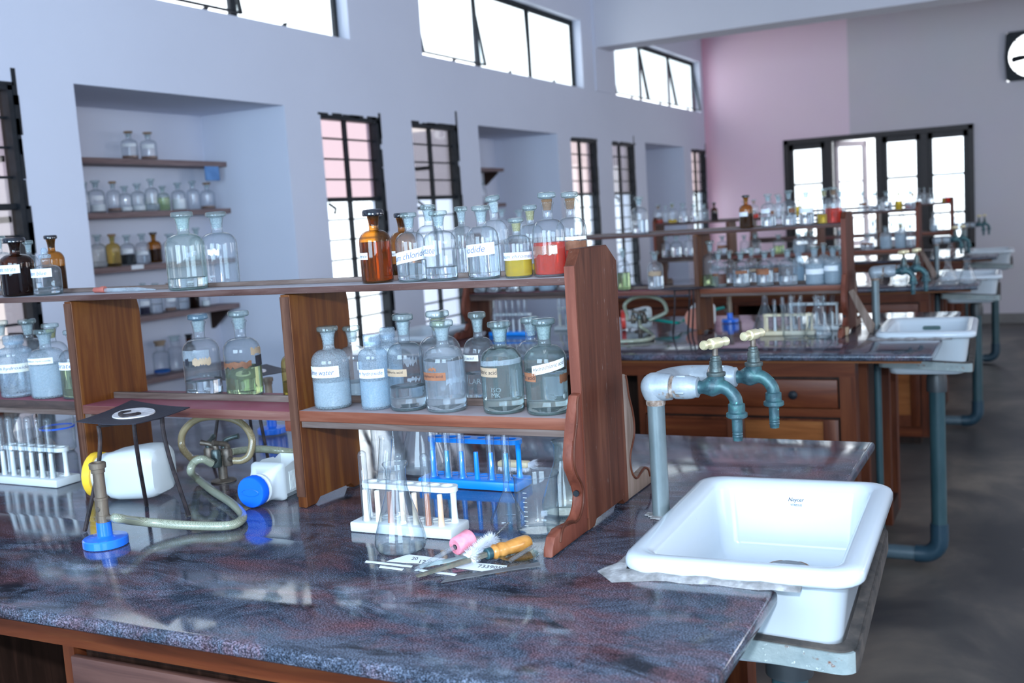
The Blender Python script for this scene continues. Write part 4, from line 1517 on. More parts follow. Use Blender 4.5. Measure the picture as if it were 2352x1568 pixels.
def paper_on(root, name, R, phi, a0, a1, z0, z1, mat, tilt=0.0, text=None, ink=None, shear=0.0, tx=(0.05, 0.95), ty=(0.25, 0.72), ragged=0.0, lab=None, seed=1):
    """paper stuck round a bottle of radius R between angles a0..a1 (seen from the front, + to the right)"""
    n = 14
    rnd = random.Random(seed)
    rr = R + 0.0005
    vs, fs = [], []
    for i in range(n + 1):
        a = a0 + (a1 - a0) * i / n
        dz = tilt * (i / n - 0.5)
        j0, j1 = (ragged * rnd.random(), ragged * rnd.random()) if ragged else (0, 0)
        for r in (rr, rr + 0.0003):
            for z in (z0 + dz + j0, z1 + dz - j1):
                vs.append((r * cos(phi + a), r * sin(phi + a), z))
    for i in range(n):
        b = 4 * i
        fs += [(b + 2, b + 6, b + 7, b + 3), (b, b + 1, b + 5, b + 4), (b + 1, b + 3, b + 7, b + 5), (b, b + 4, b + 6, b + 2)]
    fs += [(0, 2, 3, 1), (4 * n, 4 * n + 1, 4 * n + 3, 4 * n + 2)]
    me = bpy.data.meshes.new(name)
    me.from_pydata(vs, [], fs)
    p = obj(name, me, mat, root)
    if lab:
        p['label'] = lab
    if text:
        r2 = rr + 0.0007

        def fn(u, v):
            u2 = tx[0] + (tx[1] - tx[0]) * u
            a = a0 + (a1 - a0) * u2
            return (r2 * cos(phi + a), r2 * sin(phi + a), z0 + (z1 - z0) * (ty[0] + (ty[1] - ty[0]) * v) + tilt * (u2 - 0.5))
        flat_text('lettering', text, fn, ink or M_INK, p, shear)
    return p


for sk_, txt, fn, sh in MARKS:
    flat_text('makers_print', txt, fn, M_LOGO, sk_, sh)

BOT = {}
ZT, ZR, ZM, ZL = 1.279, 1.056, 1.054, 1.062


def bottle(key, px0, px1, ptop, pbot, z, y, label, group, kind='round', glass=None, stop='disc', smat=None, plug=None, fluidm=None, fill=None, pfill=None, q='hi', papers=(), base=None, cat='bottle', name='reagent_bottle', tiltstop=0.0, lift=0.0, x=None):
    """px0..px1: width in the photograph, ptop/pbot: top of the stopper and foot; z: shelf; y: distance of its axis"""
    pm_ = pbot - 0.3 * (pbot - ptop)
    c = gy((px0 + px1) / 2, pm_, y)
    cx = c.x if x is None else x
    d = depth((cx, y, z + 0.05))
    Wd = (px1 - px0) / FL * d
    R = Wd / 2
    fr = (y - 1.515) % PITCH
    if y > 3 and fr < 0.075 and x is None:
        y = min(y, y - fr + 0.080 - R)
    if z > 1.2 and x is None and cx < -0.5:
        cx = min(cx, -0.669 - R)
    if z < 1.2 and y > 3 and x is None:
        z = ZL if cx < -1.765 else (ZM if cx < -1.216 else ZR)
    if z < 1.2 and x is None:
        for pnl in (-2.241, -1.765, -1.216, -0.659):
            if abs(cx - pnl) < R + 0.0125:
                cx = pnl + (R + 0.013 if cx > pnl and key != 'c3' else -R - 0.013)
    topz = gy((px0 + px1) / 2 - 0.045 * (pbot - ptop), ptop, y).z
    H = max(0.5 * Wd, topz - z)
    full = {'disc': 2.24, 'dome': 2.25, 'cone': 2.24, 'cap': 1.99, 'teat': 2.245, 'none': 2.09, 'cork': 2.24}[stop]
    if kind == 'plastic' and stop == 'none':
        full = 1.78
    sz = H / full
    sc = (Wd, Wd, sz)
    root = thing(name, label, cat, (cx, y, z + 0.0005), 0, group)
    b = obj('glass_body' if kind != 'plastic' else 'plastic_body', unit_body(kind, q), None, root, scale=sc)
    if not b.data.materials:
        b.data.materials.append(M_GL)
    b.material_slots[0].link = 'OBJECT'
    b.material_slots[0].material = glass or M_GL

    def part(nm, me, mt, par=root, **k):
        o = obj(nm, me, None, par, **k)
        if not me.materials:
            me.materials.append(mt)
        o.material_slots[0].link = 'OBJECT'
        o.material_slots[0].material = mt
        return o
    if stop != 'none':
        k = {}
        if tiltstop:
            k = dict(rot=(0, tiltstop, 0), loc=(-2.1 * sz * sin(tiltstop), 0, 2.1 * sz * (1 - cos(tiltstop)) + lift))
        elif lift:
            k = dict(loc=(0, 0, lift))
        s = part('stopper' if stop not in ('cap',) else 'screw_cap', unit_stopper(stop, q), smat or M_DISC, root, scale=sc, **k)
        if stop in ('disc', 'dome') and q != 'lo':
            part('ground_plug', unit_plug(q), plug or M_GROUND, s)
    if q == 'hi' and kind in ('round', 'drop', 'wide') and base is not False:
        part('thick_base', unit_base(q), base or M_BASE, root, scale=sc)
    if fluidm:
        f = fill
        if pfill is not None:
            fz = gy((px0 + px1) / 2, pfill, y - R).z - z
            f = fz / sz
        f = max(0.16, min(f, 1.56))
        part('contents', unit_fluid(kind, q, f), fluidm, root, scale=sc)
    phi = atan2(-y, -cx)
    pw = (px1 - px0) / 2
    pc = (px0 + px1) / 2
    for i, pp in enumerate(papers):
        qx0, qx1, qy0, qy1, mt = pp[:5]
        opt = pp[5] if len(pp) > 5 else {}
        u0, u1 = max(-0.99, min(0.99, (qx0 - pc) / pw)), max(-0.99, min(0.99, (qx1 - pc) / pw))
        za, zb = gy(pc, qy1, y - R * 0.95).z - z, gy(pc, qy0, y - R * 0.95).z - z
        a0 = asin(u0) - (opt.get('wrap', 0.0))
        paper_on(root, opt.get('name', 'paper_label'), R, phi, a0, asin(u1), za, zb, mt, opt.get('tilt', 0.0), opt.get('text'), opt.get('ink'), opt.get('shear', 0.0), opt.get('tx', (0.05, 0.95)), opt.get('ty', (0.25, 0.72)), opt.get('ragged', 0.0), opt.get('lab'), seed=int(qx0) + i)
    BOT[key] = root
    return root


F1, B1 = 1.551, 1.651
GT1, GL1 = 'bottles on the nearest rack\'s top shelf', 'bottles on the nearest rack\'s lower shelves'
HW = dict(shear=0.25, ink=M_INKB)


def hw(t, **k):
    d = dict(text=t, shear=0.25, ink=M_INKB)
    d.update(k)
    return d



def embossed(key, text, px0, px1, py0, py1):
    r = BOT[key]
    x, y, z = r.location
    Rr = r.children[0].scale.x / 2
    ph = atan2(-y, -x)
    d = depth((x, y, z + 0.05))
    c = 1176 + FL * ((Vector((x, y, z + 0.05)) - EYE).dot(CR)) / d
    pw = Rr * FL / d
    a0, a1 = asin(max(-0.98, (px0 - c) / pw)), asin(min(0.98, (px1 - c) / pw))
    zb, zt_ = gy(c, py1, y - Rr).z - z, gy(c, py0, y - Rr).z - z
    flat_text('embossed_letters', text, lambda u, v: Vector(((Rr + 0.0006) * cos(ph + a0 + (a1 - a0) * u), (Rr + 0.0006) * sin(ph + a0 + (a1 - a0) * u), zb + (zt_ - zb) * v)), M_GROUND, r)


# ---- nearest rack, top shelf, left to right
bottle('a0', -34, 36, 542, 676, ZT, B1, 'clear bottle at the very left edge of the nearest top shelf', GT1, fluidm=M_WATER, fill=0.3)
bottle('a1', 4, 78, 545, 676, ZT, F1, 'dark amber bottle with handwritten label at the left end of the top shelf', GT1, glass=M_AMBD, stop='dome', smat=M_BLKST, plug=M_BLKST, base=M_BLKST, fluidm=M_AMBF, fill=1.1,
       papers=[(-2, 47, 608, 628, M_PAPER, hw('rcuric nitrate', tx=(0.0, 0.85)))])
bottle('a2', 52, 92, 552, 662, ZT, B1, 'clear bottle half hidden behind the dark amber one', GT1, fluidm=M_WATER, fill=0.4)
bottle('a3', 76, 140, 569, 671, ZT, F1, 'small clear dropper bottle with a short white nozzle', GT1, kind='drop', stop='teat', smat=M_HDPE, fluidm=M_WATER, fill=0.35,
       papers=[(74, 119, 617, 637, M_PAPER, hw('tion blue', tx=(0.0, 0.8)))])
bottle('a4', 98, 150, 540, 659, ZT, B1, 'brown amber bottle with flat black stopper behind the small clear dropper bottle', GT1, glass=M_AMB, stop='disc', smat=M_BLKST, plug=M_BLKST, base=M_BLKST, fluidm=M_AMBF, fill=1.0)
bottle('m1', 384, 473, 486, 664, ZT, F1 + 0.004, 'large green-tinged clear bottle alone in the middle of the top shelf', GT1, glass=M_GLG, fluidm=M_WATER, pfill=640,
       papers=[(430, 452, 578, 592, M_GLF, dict(name='label_remnant', tilt=0.004, ragged=0.003))])
bottle('m2', 464, 547, 486, 652, ZT, B1, 'clear empty bottle with a torn white label scrap, behind the green-tinged one', GT1,
       papers=[(481, 505, 570, 588, M_PAPER, dict(ragged=0.006))])
bottle('t1', 828, 901, 480, 650, ZT, F1, 'big amber bottle with black ridged stopper at the front of the top shelf', GT1, glass=M_AMB, stop='dome', smat=M_BLKST, plug=M_AMBD, base=M_AMBD, fluidm=fluid('amber_liquor', (0.85, 0.50, 0.15), 1.33, 0.14, (0.30, 0.13, 0.02)), fill=1.25,
       papers=[(828, 846, 580, 596, M_PAPER, dict(text='itrate', tx=(0.25, 0.95)))])
bottle('t2', 898, 958, 489, 636, ZT, B1, 'amber bottle behind the first clear chloride bottle', GT1, glass=M_AMB, stop='disc', smat=M_BLKST, plug=M_AMBD, base=M_AMBD, fluidm=M_AMBF, fill=0.5,
       papers=[(898, 910, 576, 588, M_PAPER, dict(text='silver', tx=(0.1, 0.95)))])
bottle('t4', 958, 1022, 470, 634, ZT, B1, 'clear bottle hidden behind the acetate bottle, only its stopper showing', GT1)
bottle('t3', 911, 979, 488, 646, ZT, F1, 'clear bottle labelled in handwriting ending in um chloride', GT1, plug=M_GROUND, fluidm=M_WATER, pfill=600,
       papers=[(910, 975, 575, 602, M_PAPER, hw('ium chloride', tilt=0.010, tx=(0.0, 0.98), ty=(0.25, 0.8)))])
bottle('t5', 975, 1050, 484, 641, ZT, F1, 'clear bottle with small white label, right of the chloride bottle', GT1, fluidm=M_WATER, pfill=615,
       papers=[(975, 1000, 563, 588, M_PAPER, hw('etate', tx=(0.1, 1.0)))])
bottle('t6', 1038, 1092, 474, 628, ZT, B1, 'clear misted bottle behind the iodide bottle on the left', GT1, glass=M_GLM, fluidm=M_WATER, fill=0.9)
bottle('t8', 1108, 1170, 455, 626, ZT, B1, 'clear bubbled bottle with its stopper tilted and half out', GT1, glass=M_GLM, tiltstop=-0.16, lift=0.004)
bottle('t7', 1073, 1148, 472, 637, ZT, F1, 'clear bottle with a handwritten iodide label', GT1, glass=M_GL, fluidm=M_WATER, pfill=566,
       papers=[(1072, 1136, 560, 588, M_PAPER, hw('iodide', tilt=0.004, tx=(0.08, 0.7), ty=(0.3, 0.85)))])
bottle('t9', 1158, 1222, 501, 634, ZT, F1, 'small squat bottle of bright yellow solution', GT1, plug=M_GROUNDY, fluidm=M_YELF, pfill=597,
       papers=[(1158, 1221, 580, 598, M_PAPER, hw('nium chromate', tx=(0.0, 0.97)))])
bottle('t10', 1192, 1252, 471, 624, ZT, B1, 'clear bottle with yellowed stopper neck behind the red one', GT1, plug=M_GROUNDY, fluidm=M_YELF, fill=0.3)
bottle('t11', 1225, 1300, 452, 630, ZT, F1, 'clear bottle half full of red-orange solution with a rust-stained neck', GT1, plug=M_GROUNDR, lift=0.007, fluidm=M_REDF, pfill=558,
       papers=[(1224, 1280, 562, 588, thin_glass('peeling_film', (0.85, 0.72, 0.62), (0.7, 0.5, 0.4), milk=0.32, milkc=(0.75, 0.55, 0.45)), dict(ragged=0.003)), (1262, 1279, 564, 586, M_PAPERC, dict(ragged=0.002))])
bottle('t12', 1295, 1365, 448, 628, ZT, B1 - 0.012, 'bottle of red solution with brown ring, partly behind the rack\'s end panel', GT1, plug=M_GROUNDR, lift=0.006, fluidm=M_REDF, pfill=576, x=-0.7055,
       papers=[(1295, 1362, 552, 575, M_BROWN, dict(name='brown_ring', ragged=0.002)), (1295, 1362, 543, 551, M_PAPERC, dict(name='paper_band'))])

# ---- nearest rack, lower shelves
FR = 1.556
bottle('l2', 780, 850, 748, 926, ZR, B1, 'clear bottle behind the frosted one, its label edge just showing', GL1, glass=M_GLM, fluidm=M_MILKY, fill=0.5,
       papers=[(822, 832, 833, 852, M_PAPER, dict())])
bottle('l1', 719, 805, 748, 938, ZR, FR, 'frosted bottle with cream label and crusted fluid line, beside the bay panel', GL1, glass=M_GLF, fluidm=M_MILKY, pfill=882,
       papers=[(718, 780, 843, 869, M_PAPERC, hw('lime water', tx=(0.05, 0.85)))])
bottle('l4', 868, 928, 752, 926, ZR, B1, 'milky plastic bottle behind the plastic hydroxide bottle', GL1, kind='plastic', glass=M_HDPE, stop='cap', smat=M_HDPE, fluidm=M_MILKY, fill=0.9)
bottle('l3', 827, 897, 767, 940, ZR, FR, 'milky plastic screw-cap bottle labelled hydroxide', GL1, kind='plastic', glass=M_HDPE, stop='cap', smat=M_HDPE, fluidm=M_MILKY, pfill=878,
       papers=[(829, 884, 850, 870, M_PAPER, hw('m hydroxide', tx=(0.0, 0.92), ty=(0.22, 0.8)))])
bottle('l6', 966, 1062, 713, 926, ZR, B1, 'large clear bottle behind the brown-labelled acid bottle', GL1, plug=M_GROUNDY)
bottle('l5', 893, 978, 724, 946, ZR, FR, 'clear bottle with tan printed Sulphuric acid label, low on fluid', GL1, tiltstop=0.03, lift=0.003, fluidm=M_WATER, pfill=893,
       papers=[(891, 936, 849, 866, M_TAN, dict(text='Sulphuric acid', tx=(0.02, 0.85), ty=(0.35, 0.8))),
               (936, 965, 866, 882, M_GLF, dict(name='dried_residue', ragged=0.006)), (930, 960, 820, 845, M_GLM, dict(name='dried_residue', ragged=0.008))])
bottle('l7', 976, 1071, 735, 948, ZR, FR, 'clear acid bottle with peeling orange-brown label in the middle of the shelf', GL1, glass=M_GLM, fluidm=M_WATER, pfill=832,
       papers=[(975, 1025, 857, 875, M_ORNG, dict(text='Sulphuric acid', tx=(0.08, 0.9), ty=(0.3, 0.72))), (988, 1004, 842, 856, M_ORNG, dict(name='label_scrap', ragged=0.005)),
               (1025, 1068, 866, 888, M_GLF, dict(name='dried_residue', ragged=0.006))])
bottle('l8', 1068, 1140, 716, 920, ZR, B1 - 0.01, 'clear bottle standing behind the centre rail, left of the nitric acid', GL1, fluidm=M_WATER, pfill=862,
       papers=[(1066, 1101, 816, 830, M_PAPERC, hw('c acid', tx=(0.2, 0.8)))])
bottle('l9', 1107, 1203, 737, 949, ZR, FR, 'clear bottle full to the shoulder with tan Nitric acid label', GL1, glass=M_GLG, fluidm=M_WATER, pfill=806,
       papers=[(1106, 1144, 846, 867, M_TAN, dict(text='Nitric acid', tx=(0.05, 0.98), ty=(0.3, 0.75))), (1108, 1198, 829, 841, M_GLF, dict(name='wet_label_band', tilt=0.003))])
bottle('l10', 1187, 1262, 727, 930, ZR, B1, 'clear bottle hidden behind the hydrochloric acid bottle', GL1, tiltstop=-0.08, fluidm=M_WATER, fill=0.7)
bottle('l11', 1207, 1305, 730, 949, ZR, FR, 'clear bottle with white handwritten Hydrochloric acid label by the end panel', GL1, glass=M_GLG, fluidm=M_WATER, pfill=856,
       papers=[(1225, 1297, 834, 856, M_PAPER, hw('Hydrochloric acid', tilt=0.011, ink=M_INK, tx=(0.03, 0.97), ty=(0.25, 0.8))), (1207, 1232, 858, 878, M_ORNG, dict(text='ric acid', tx=(0.05, 0.95))),
               (1285, 1302, 862, 886, M_BROWN, dict(name='label_scrap', ragged=0.004))])
bottle('c1', 424, 507, 725, 902, ZM, B1, 'clear bottle with blue-rimmed stopper and peeling tan label in the crimson bay', GL1, smat=M_DISCB, lift=0.004, fluidm=M_WATER, pfill=878,
       papers=[(425, 482, 806, 830, M_GLF, dict(name='label_remnant')), (445, 485, 822, 844, M_TAN, dict(ragged=0.006)), (430, 437, 822, 842, M_INK, dict(name='ink_mark', ragged=0.004))])
bottle('c2', 517, 601, 722, 902, ZM, B1, 'clear bottle of greenish fluid with dark brown ring in the crimson bay', GL1, lift=0.008, fluidm=M_GRNF, pfill=848,
       papers=[(518, 578, 830, 850, M_BROWN, dict(name='brown_ring', ragged=0.006)), (578, 600, 800, 822, M_TAN, dict(ragged=0.006)), (587, 601, 822, 846, M_INK, dict(name='dark_tape'))])
bottle('c3', 648, 722, 770, 902, ZM, B1, 'clear bottle almost hidden behind the right-hand bay panel', GL1, glass=M_YEL, fluidm=M_GRNF, fill=0.6)
bottle('d3', -25, 45, 736, 905, ZL, B1, 'clear bottle behind the leftmost plastic bottle', GL1)
bottle('d4', 40, 108, 732, 900, ZL, B1, 'clear flat-stoppered bottle behind the two frosted ones in the left bay', GL1)
bottle('d5', 93, 160, 742, 900, ZL, B1, 'clear bottle with stained stopper behind the frosted hydroxide bottle', GL1, plug=M_GROUNDY)
bottle('d1', 2, 78, 770, 908, ZL, FR, 'milky plastic screw-cap bottle at the left edge of the left bay', GL1, kind='plastic', glass=M_HDPE, stop='cap', smat=M_HDPE, fluidm=M_WATER, pfill=858,
       papers=[(4, 70, 838, 858, M_PAPERC, hw('m hydroxide', tx=(0.05, 0.9)))])
bottle('d2', 71, 153, 755, 911, ZL, FR, 'frosted bottle with small printed Sodium hydroxide label in the left bay', GL1, glass=M_GLF, fluidm=M_MILKY, pfill=842,
       papers=[(73, 124, 824, 838, M_PAPER, dict(text='Sodium hydroxide', tx=(0.02, 0.92), ty=(0.3, 0.7)))])
bottle('d6', 143, 212, 757, 912, ZL, FR, 'clear bottle cut off by the left bay panel, with a white label', GL1, fluidm=M_GRNF, pfill=850, papers=[(141, 176, 833, 851, M_PAPER, hw('orate', tx=(0.0, 0.9)))])

embossed('l9', 'ISO', 1128, 1150, 891, 901)
embossed('l9', 'MK', 1128, 1148, 903, 913)
embossed('l8', 'LAR', 1078, 1104, 870, 882)
# ================================================================== bottles of the farther racks and of the wall niches
NTH = ['first', 'second', 'third', 'fourth', 'fifth', 'sixth', 'seventh', 'eighth', 'ninth', 'tenth', 'eleventh', 'twelfth', 'thirteenth', 'fourteenth']
KINDS = {
    'c': ('clear', dict(glass=M_GL, fluidm=M_WATER, fill=0.7)),
    'e': ('empty clear', dict(glass=M_GLM)),
    'g': ('pale green fluid', dict(glass=M_GL, fluidm=M_GRNF, fill=0.95)),
    'y': ('yellow-filled', dict(glass=M_GL, fluidm=M_YELF, fill=0.62, plug=M_GROUNDY)),
    'r': ('red-filled', dict(glass=M_GL, fluidm=M_REDF, fill=0.95, plug=M_GROUNDR)),
    'R': ('scant red fluid', dict(glass=M_GL, fluidm=M_REDF, fill=0.5, plug=M_GROUNDR)),
    'a': ('amber', dict(glass=M_AMB, smat=M_BLKST, fluidm=M_AMBF, fill=1.0)),
    'b': ('dark amber', dict(glass=M_AMBD, smat=M_BLKST, fluidm=M_AMBF, fill=1.0)),
    'm': ('milky', dict(glass=M_GLF, fluidm=M_MILKY, fill=1.2)),
    'p': ('milky plastic', dict(kind='plastic', stop='cap', glass=M_HDPE, smat=M_HDPE, fluidm=M_MILKY, fill=1.0)),
    'B': ('brown-ringed clear', dict(glass=M_GLM, fluidm=M_WATER, fill=0.8)),
    'k': ('dark-fluid', dict(glass=M_GL, fluidm=M_DKF, fill=0.8)),
    'o': ('yellow-brown glass', dict(glass=M_YEL, smat=M_GROUNDR, fluidm=M_AMBF, fill=0.2)),
    'w': ('white-powder', dict(glass=M_GL, fluidm=M_POWD, fill=0.55)),
    'v': ('violet-fluid', dict(glass=M_GL, fluidm=M_PURF, fill=0.55)),
    'u': ('corked blue-fluid', dict(kind='wide', stop='cork', smat=M_TAN, glass=M_GL, fluidm=M_BLUF, fill=0.25)),
    'W': ('wide-mouthed empty', dict(kind='wide', stop='cork', smat=M_GROUND, glass=M_GLM)),
    'D': ('brown-necked clear', dict(glass=M_GLM, smat=M_GROUNDR, fluidm=M_BROWN, fill=0.3)),
}


def row(where, group, z, y, pbot, items, q='mid', lab=None):
    n = len(items)
    for i, it in enumerate(items):
        px0, px1, pt, kk = it[:4]
        opts = dict(KINDS[kk][1])
        if len(it) > 4:
            opts.update(it[4])
        nm = KINDS[kk][0]
        nm = nm if nm.endswith(',') else nm + ' bottle,'
        papers = opts.pop('papers', ())
        pos = (NTH[i] + ' from the left') if n > 1 else 'standing alone'
        bottle('%s%d' % (where, i), px0, px1, pt, pbot, z, y, '%s %s %s' % (nm, pos, where), group, q=q, papers=papers, **opts)


G2, G3, G4 = 'bottles on the second rack', 'bottles on the third rack', 'bottles on the farthest rack'
Y2F, Y2B = 4.075, 4.166
Y3F, Y3B = Y2F + PITCH, Y2B + PITCH
Y4F, Y4B = Y3F + PITCH, Y3B + PITCH


def PB(a, b, c, d, m=None, **k):
    return (a, b, c, d, m or M_PAPER, k)


row('in front on the second rack\'s top shelf', G2, ZT, Y2F, 512, [
    (1136, 1170, 480, 'e'), (1174, 1212, 482, 'e'), (1449, 1488, 452, 'c', dict(fill=0.85)), (1698, 1730, 448, 'a', dict(papers=[PB(1699, 1717, 487, 497)])),
    (1748, 1781, 445, 'c', dict(papers=[PB(1749, 1768, 480, 490), PB(1770, 1777, 485, 493, M_BROWN)])), (1796, 1829, 437, 'c', dict(papers=[PB(1812, 1825, 479, 489, M_BROWN)])),
    (1835, 1869, 436, 'c', dict(papers=[PB(1838, 1866, 478, 489)])), (1877, 1910, 432, 'y', dict(papers=[PB(1900, 1908, 478, 487, M_BROWN)])), (1914, 1952, 428, 'r')])
row('at the back of the second rack\'s top shelf', G2, ZT, Y2B, 505, [(1775, 1800, 446, 'e'), (1937, 1964, 434, 'B')])
row('on the second rack\'s left lower shelf', G2, ZL, Y2F, 680, [
    (1080, 1111, 590, 'c'), (1118, 1150, 588, 'c'), (1160, 1194, 586, 'c'), (1196, 1229, 588, 'm', dict(fill=0.5)), (1237, 1276, 580, 'p'), (1281, 1313, 585, 'c'),
    (1330, 1362, 575, 'c')])
row('on the second rack\'s middle lower shelf', G2, ZM, Y2F, 655, [
    (1417, 1448, 570, 'g'), (1487, 1524, 577, 'B', dict(papers=[PB(1490, 1518, 622, 635, M_TAN, ragged=0.004)])), (1600, 1636, 553, 'g', dict(fill=0.6))])
row('in front on the second rack\'s right lower shelf', G2, ZR, Y2F, 662, [
    (1634, 1669, 576, 'B', dict(papers=[PB(1636, 1650, 628, 634, M_BROWN), PB(1650, 1668, 630, 652, M_DRAW)])), (1683, 1722, 577, 'c', dict(fill=1.1, papers=[PB(1690, 1716, 622, 629, M_ORNG)])),
    (1738, 1777, 575, 'c', dict(fill=1.0, papers=[PB(1738, 1766, 616, 632, M_ORNG, ragged=0.004)])), (1789, 1831, 570, 'B', dict(fill=0.6)), (1850, 1894, 565, 'm', dict(papers=[PB(1852, 1892, 618, 630)])), (1901, 1943, 564, 'm', dict(papers=[PB(1902, 1932, 610, 622)]))])
row('at the back of the second rack\'s right shelf', G2, ZR, Y2B, 652, [
    (1664, 1690, 575, 'c'), (1712, 1741, 568, 'c', dict(papers=[PB(1722, 1738, 618, 624, M_TAN)])), (1763, 1790, 570, 'c', dict(papers=[PB(1770, 1788, 616, 626, M_ORNG)])), (1822, 1848, 578, 'p'), (1880, 1906, 558, 'm', dict(fill=0.8)), (1930, 1956, 565, 'c', dict(papers=[PB(1934, 1954, 614, 624, M_ORNG)]))])

row('in front on the third rack\'s top shelf', G3, ZT, Y3F, 508, [
    (1502, 1523, 470, 'R'), (1534, 1555, 466, 'y', dict(fill=0.4)), (1558, 1580, 467, 'c'), (1584, 1603, 469, 'c'), (1606, 1629, 468, 'e'), (1633, 1649, 465, 'b'), (1722, 1742, 458, 'R'),
    (1782, 1802, 452, 'e'), (1826, 1843, 455, 'y', dict(fill=1.2)), (1971, 1992, 439, 'e', dict(papers=[PB(1974, 1990, 466, 472, M_BROWN)])), (1996, 2022, 440, 'c'), (2024, 2049, 439, 'c', dict(fill=1.0)), (2056, 2073, 440, 'y', dict(fill=1.1)), (2085, 2109, 436, 'B')])
row('behind on the third rack\'s top shelf', G3, ZT, Y3B, 500, [(1521, 1537, 472, 'e'), (2099, 2118, 440, 'R')])
row('in front on the third rack\'s lower shelves', G3, ZR, Y3F, 594, [
    (1519, 1541, 541, 'c'), (1541, 1569, 540, 'c', dict(fill=1.0)), (1572, 1594, 535, 'B'), (1608, 1632, 545, 'c'), (1662, 1688, 540, 'B', dict(papers=[PB(1664, 1686, 563, 569, M_ORNG)])), (1722, 1748, 536, 'c'), (1776, 1802, 538, 'g'), (1822, 1850, 534, 'm', dict(fill=0.8)),
    (1868, 1895, 530, 'e'), (1918, 1940, 528, 'c'), (1977, 2009, 537, 'B', dict(papers=[PB(1980, 2005, 558, 562, M_BROWN)])), (2022, 2048, 519, 'm'), (2056, 2082, 510, 'm', dict(plug=M_GROUNDY)), (2090, 2114, 512, 'B')])
row('at the back of the third rack\'s lower shelves', G3, ZR, Y3B, 588, [(1700, 1720, 540, 'c'), (1840, 1862, 530, 'e'), (1996, 2016, 505, 'e'), (2040, 2058, 508, 'c')])
row('on the farthest rack\'s top shelf', G4, ZT, Y4F, 465, [
    (1700, 1716, 462, 'e'), (1760, 1776, 455, 'c'), (2105, 2117, 432, 'c'), (2117, 2129, 431, 'e'), (2131, 2146, 432, 'c'), (2163, 2176, 433, 'y', dict(fill=0.8, stop='teat', kind='drop')), (2190, 2204, 430, 'r', dict(fill=0.8, stop='teat', kind='drop'))], q='lo')
row('on the farthest rack\'s lower shelves', G4, ZR, Y4F, 530, [
    (1995, 2012, 485, 'e'), (2064, 2080, 480, 'c'), (2137, 2152, 487, 'm', dict(fill=0.7)), (2153, 2168, 487, 'e'), (2184, 2205, 482, 'B')], q='lo')

# ---- niche bottles, standing along the shelf edge
GN = 'bottles on the niche shelves'


def niche_row(where, z, items, x=-3.86, y=None):
    n = len(items)
    for i, it in enumerate(items):
        px0, px1, pt, pb, kk = it[:5]
        p = gx((px0 + px1) / 2, pb, x)
        opts = dict(KINDS[kk][1])
        if len(it) > 5:
            opts.update(it[5])
        papers = opts.pop('papers', ())
        nm = KINDS[kk][0]
        nm = nm if nm.endswith(',') else nm + ' bottle,'
        yy = p.y
        d = depth((x, yy, z))
        # the helper keeps the shelf's line: place by y, then slide to x
        o = bottle('n', px0, px1, pt, pb, z, yy, '%s %s on the %s' % (nm, (NTH[i] + ' from the left') if n > 1 else 'alone', where), GN, q='mid', papers=papers, x=x, **opts)


niche_row('topmost shelf of the big niche', 1.7655, [(281, 318, 301, 361, 'D', dict(papers=[PB(284, 314, 328, 336)])), (325, 362, 303, 361, 'D', dict(papers=[PB(330, 356, 330, 340)]))])
niche_row('second shelf of the big niche', 1.5215, [
    (193, 210, 418, 486, 'c'), (206, 244, 414, 487, 'w', dict(papers=[PB(218, 240, 450, 459)])), (249, 280, 416, 486, 'D'), (275, 306, 427, 486, 'w', dict(fill=0.4)), (304, 336, 421, 485, 'w', dict(fill=0.45)), (337, 368, 410, 484, 'c', dict(fill=0.5)), (363, 392, 427, 484, 'g', dict(glass=M_GLG, fill=1.2)), (397, 429, 419, 483, 'w', dict(fill=0.9)), (432, 462, 415, 482, 'e'), (463, 496, 419, 481, 'D')])
niche_row('third shelf of the big niche', 1.2725, [
    (211, 247, 538, 608, 'c', dict(fill=0.4)), (246, 280, 537, 608, 'o'), (280, 313, 539, 606, 'k', dict(papers=[PB(286, 308, 572, 582)])), (315, 347, 536, 604, 'B', dict(papers=[PB(318, 342, 577, 585)])), (341, 374, 533, 603, 'a'), (376, 412, 536, 602, 'e'), (440, 472, 522, 598, 'e', dict(glass=M_GLG))])
niche_row('fourth shelf of the big niche', 1.0275, [
    (322, 346, 650, 719, 'v', dict(papers=[PB(325, 345, 692, 702)])), (348, 376, 650, 717, 'c'), (380, 406, 650, 713, 'D', dict(papers=[PB(386, 405, 685, 693)])), (410, 434, 650, 710, 'c'), (436, 460, 648, 706, 'b'), (463, 484, 648, 703, 'w')])
niche_row('lowest shelf of the big niche', 0.735, [(354, 392, 782, 850, 'u'), (388, 424, 770, 840, 'W', dict(fill=0.1)), (427, 452, 766, 834, 'b', dict(kind='wide', stop='cork'))])
niche_row('middle wall niche\'s lower shelf', 1.503, [(1103, 1119, 415, 462, 'c')])
# ================================================================== things on the benches
Z0 = BZ + 0.0006


# ---- test tubes and their racks
def tube_mesh(L, r, q=16, inverted=True):
    k = ('tube', round(L, 3), round(r, 4), q)
    if k not in BM:
        g = G()
        pr = [(r * 1.12, 0.0), (r * 1.14, 0.0015), (r, 0.003), (r, L - r)] + [(r * cos(radians(a)), L - r + r * sin(radians(a))) for a in (15, 30, 45, 60, 75)] + [(0.0, L)]
        g.lathe(pr, q, cap=False)
        BM[k] = g.mesh('tube_wall', 50)
    return BM[k]


def test_tube(loc, L, r, label, group, rot=(0, 0, 0), mat=None, q=16):
    o = obj('test_tube', tube_mesh(L, r, q), None, None, loc=loc, rot=rot)
    if not o.data.materials:
        o.data.materials.append(M_GL)
    o.material_slots[0].link = 'OBJECT'
    o.material_slots[0].material = mat or M_GL
    return tag(o, label, 'test tube', group)


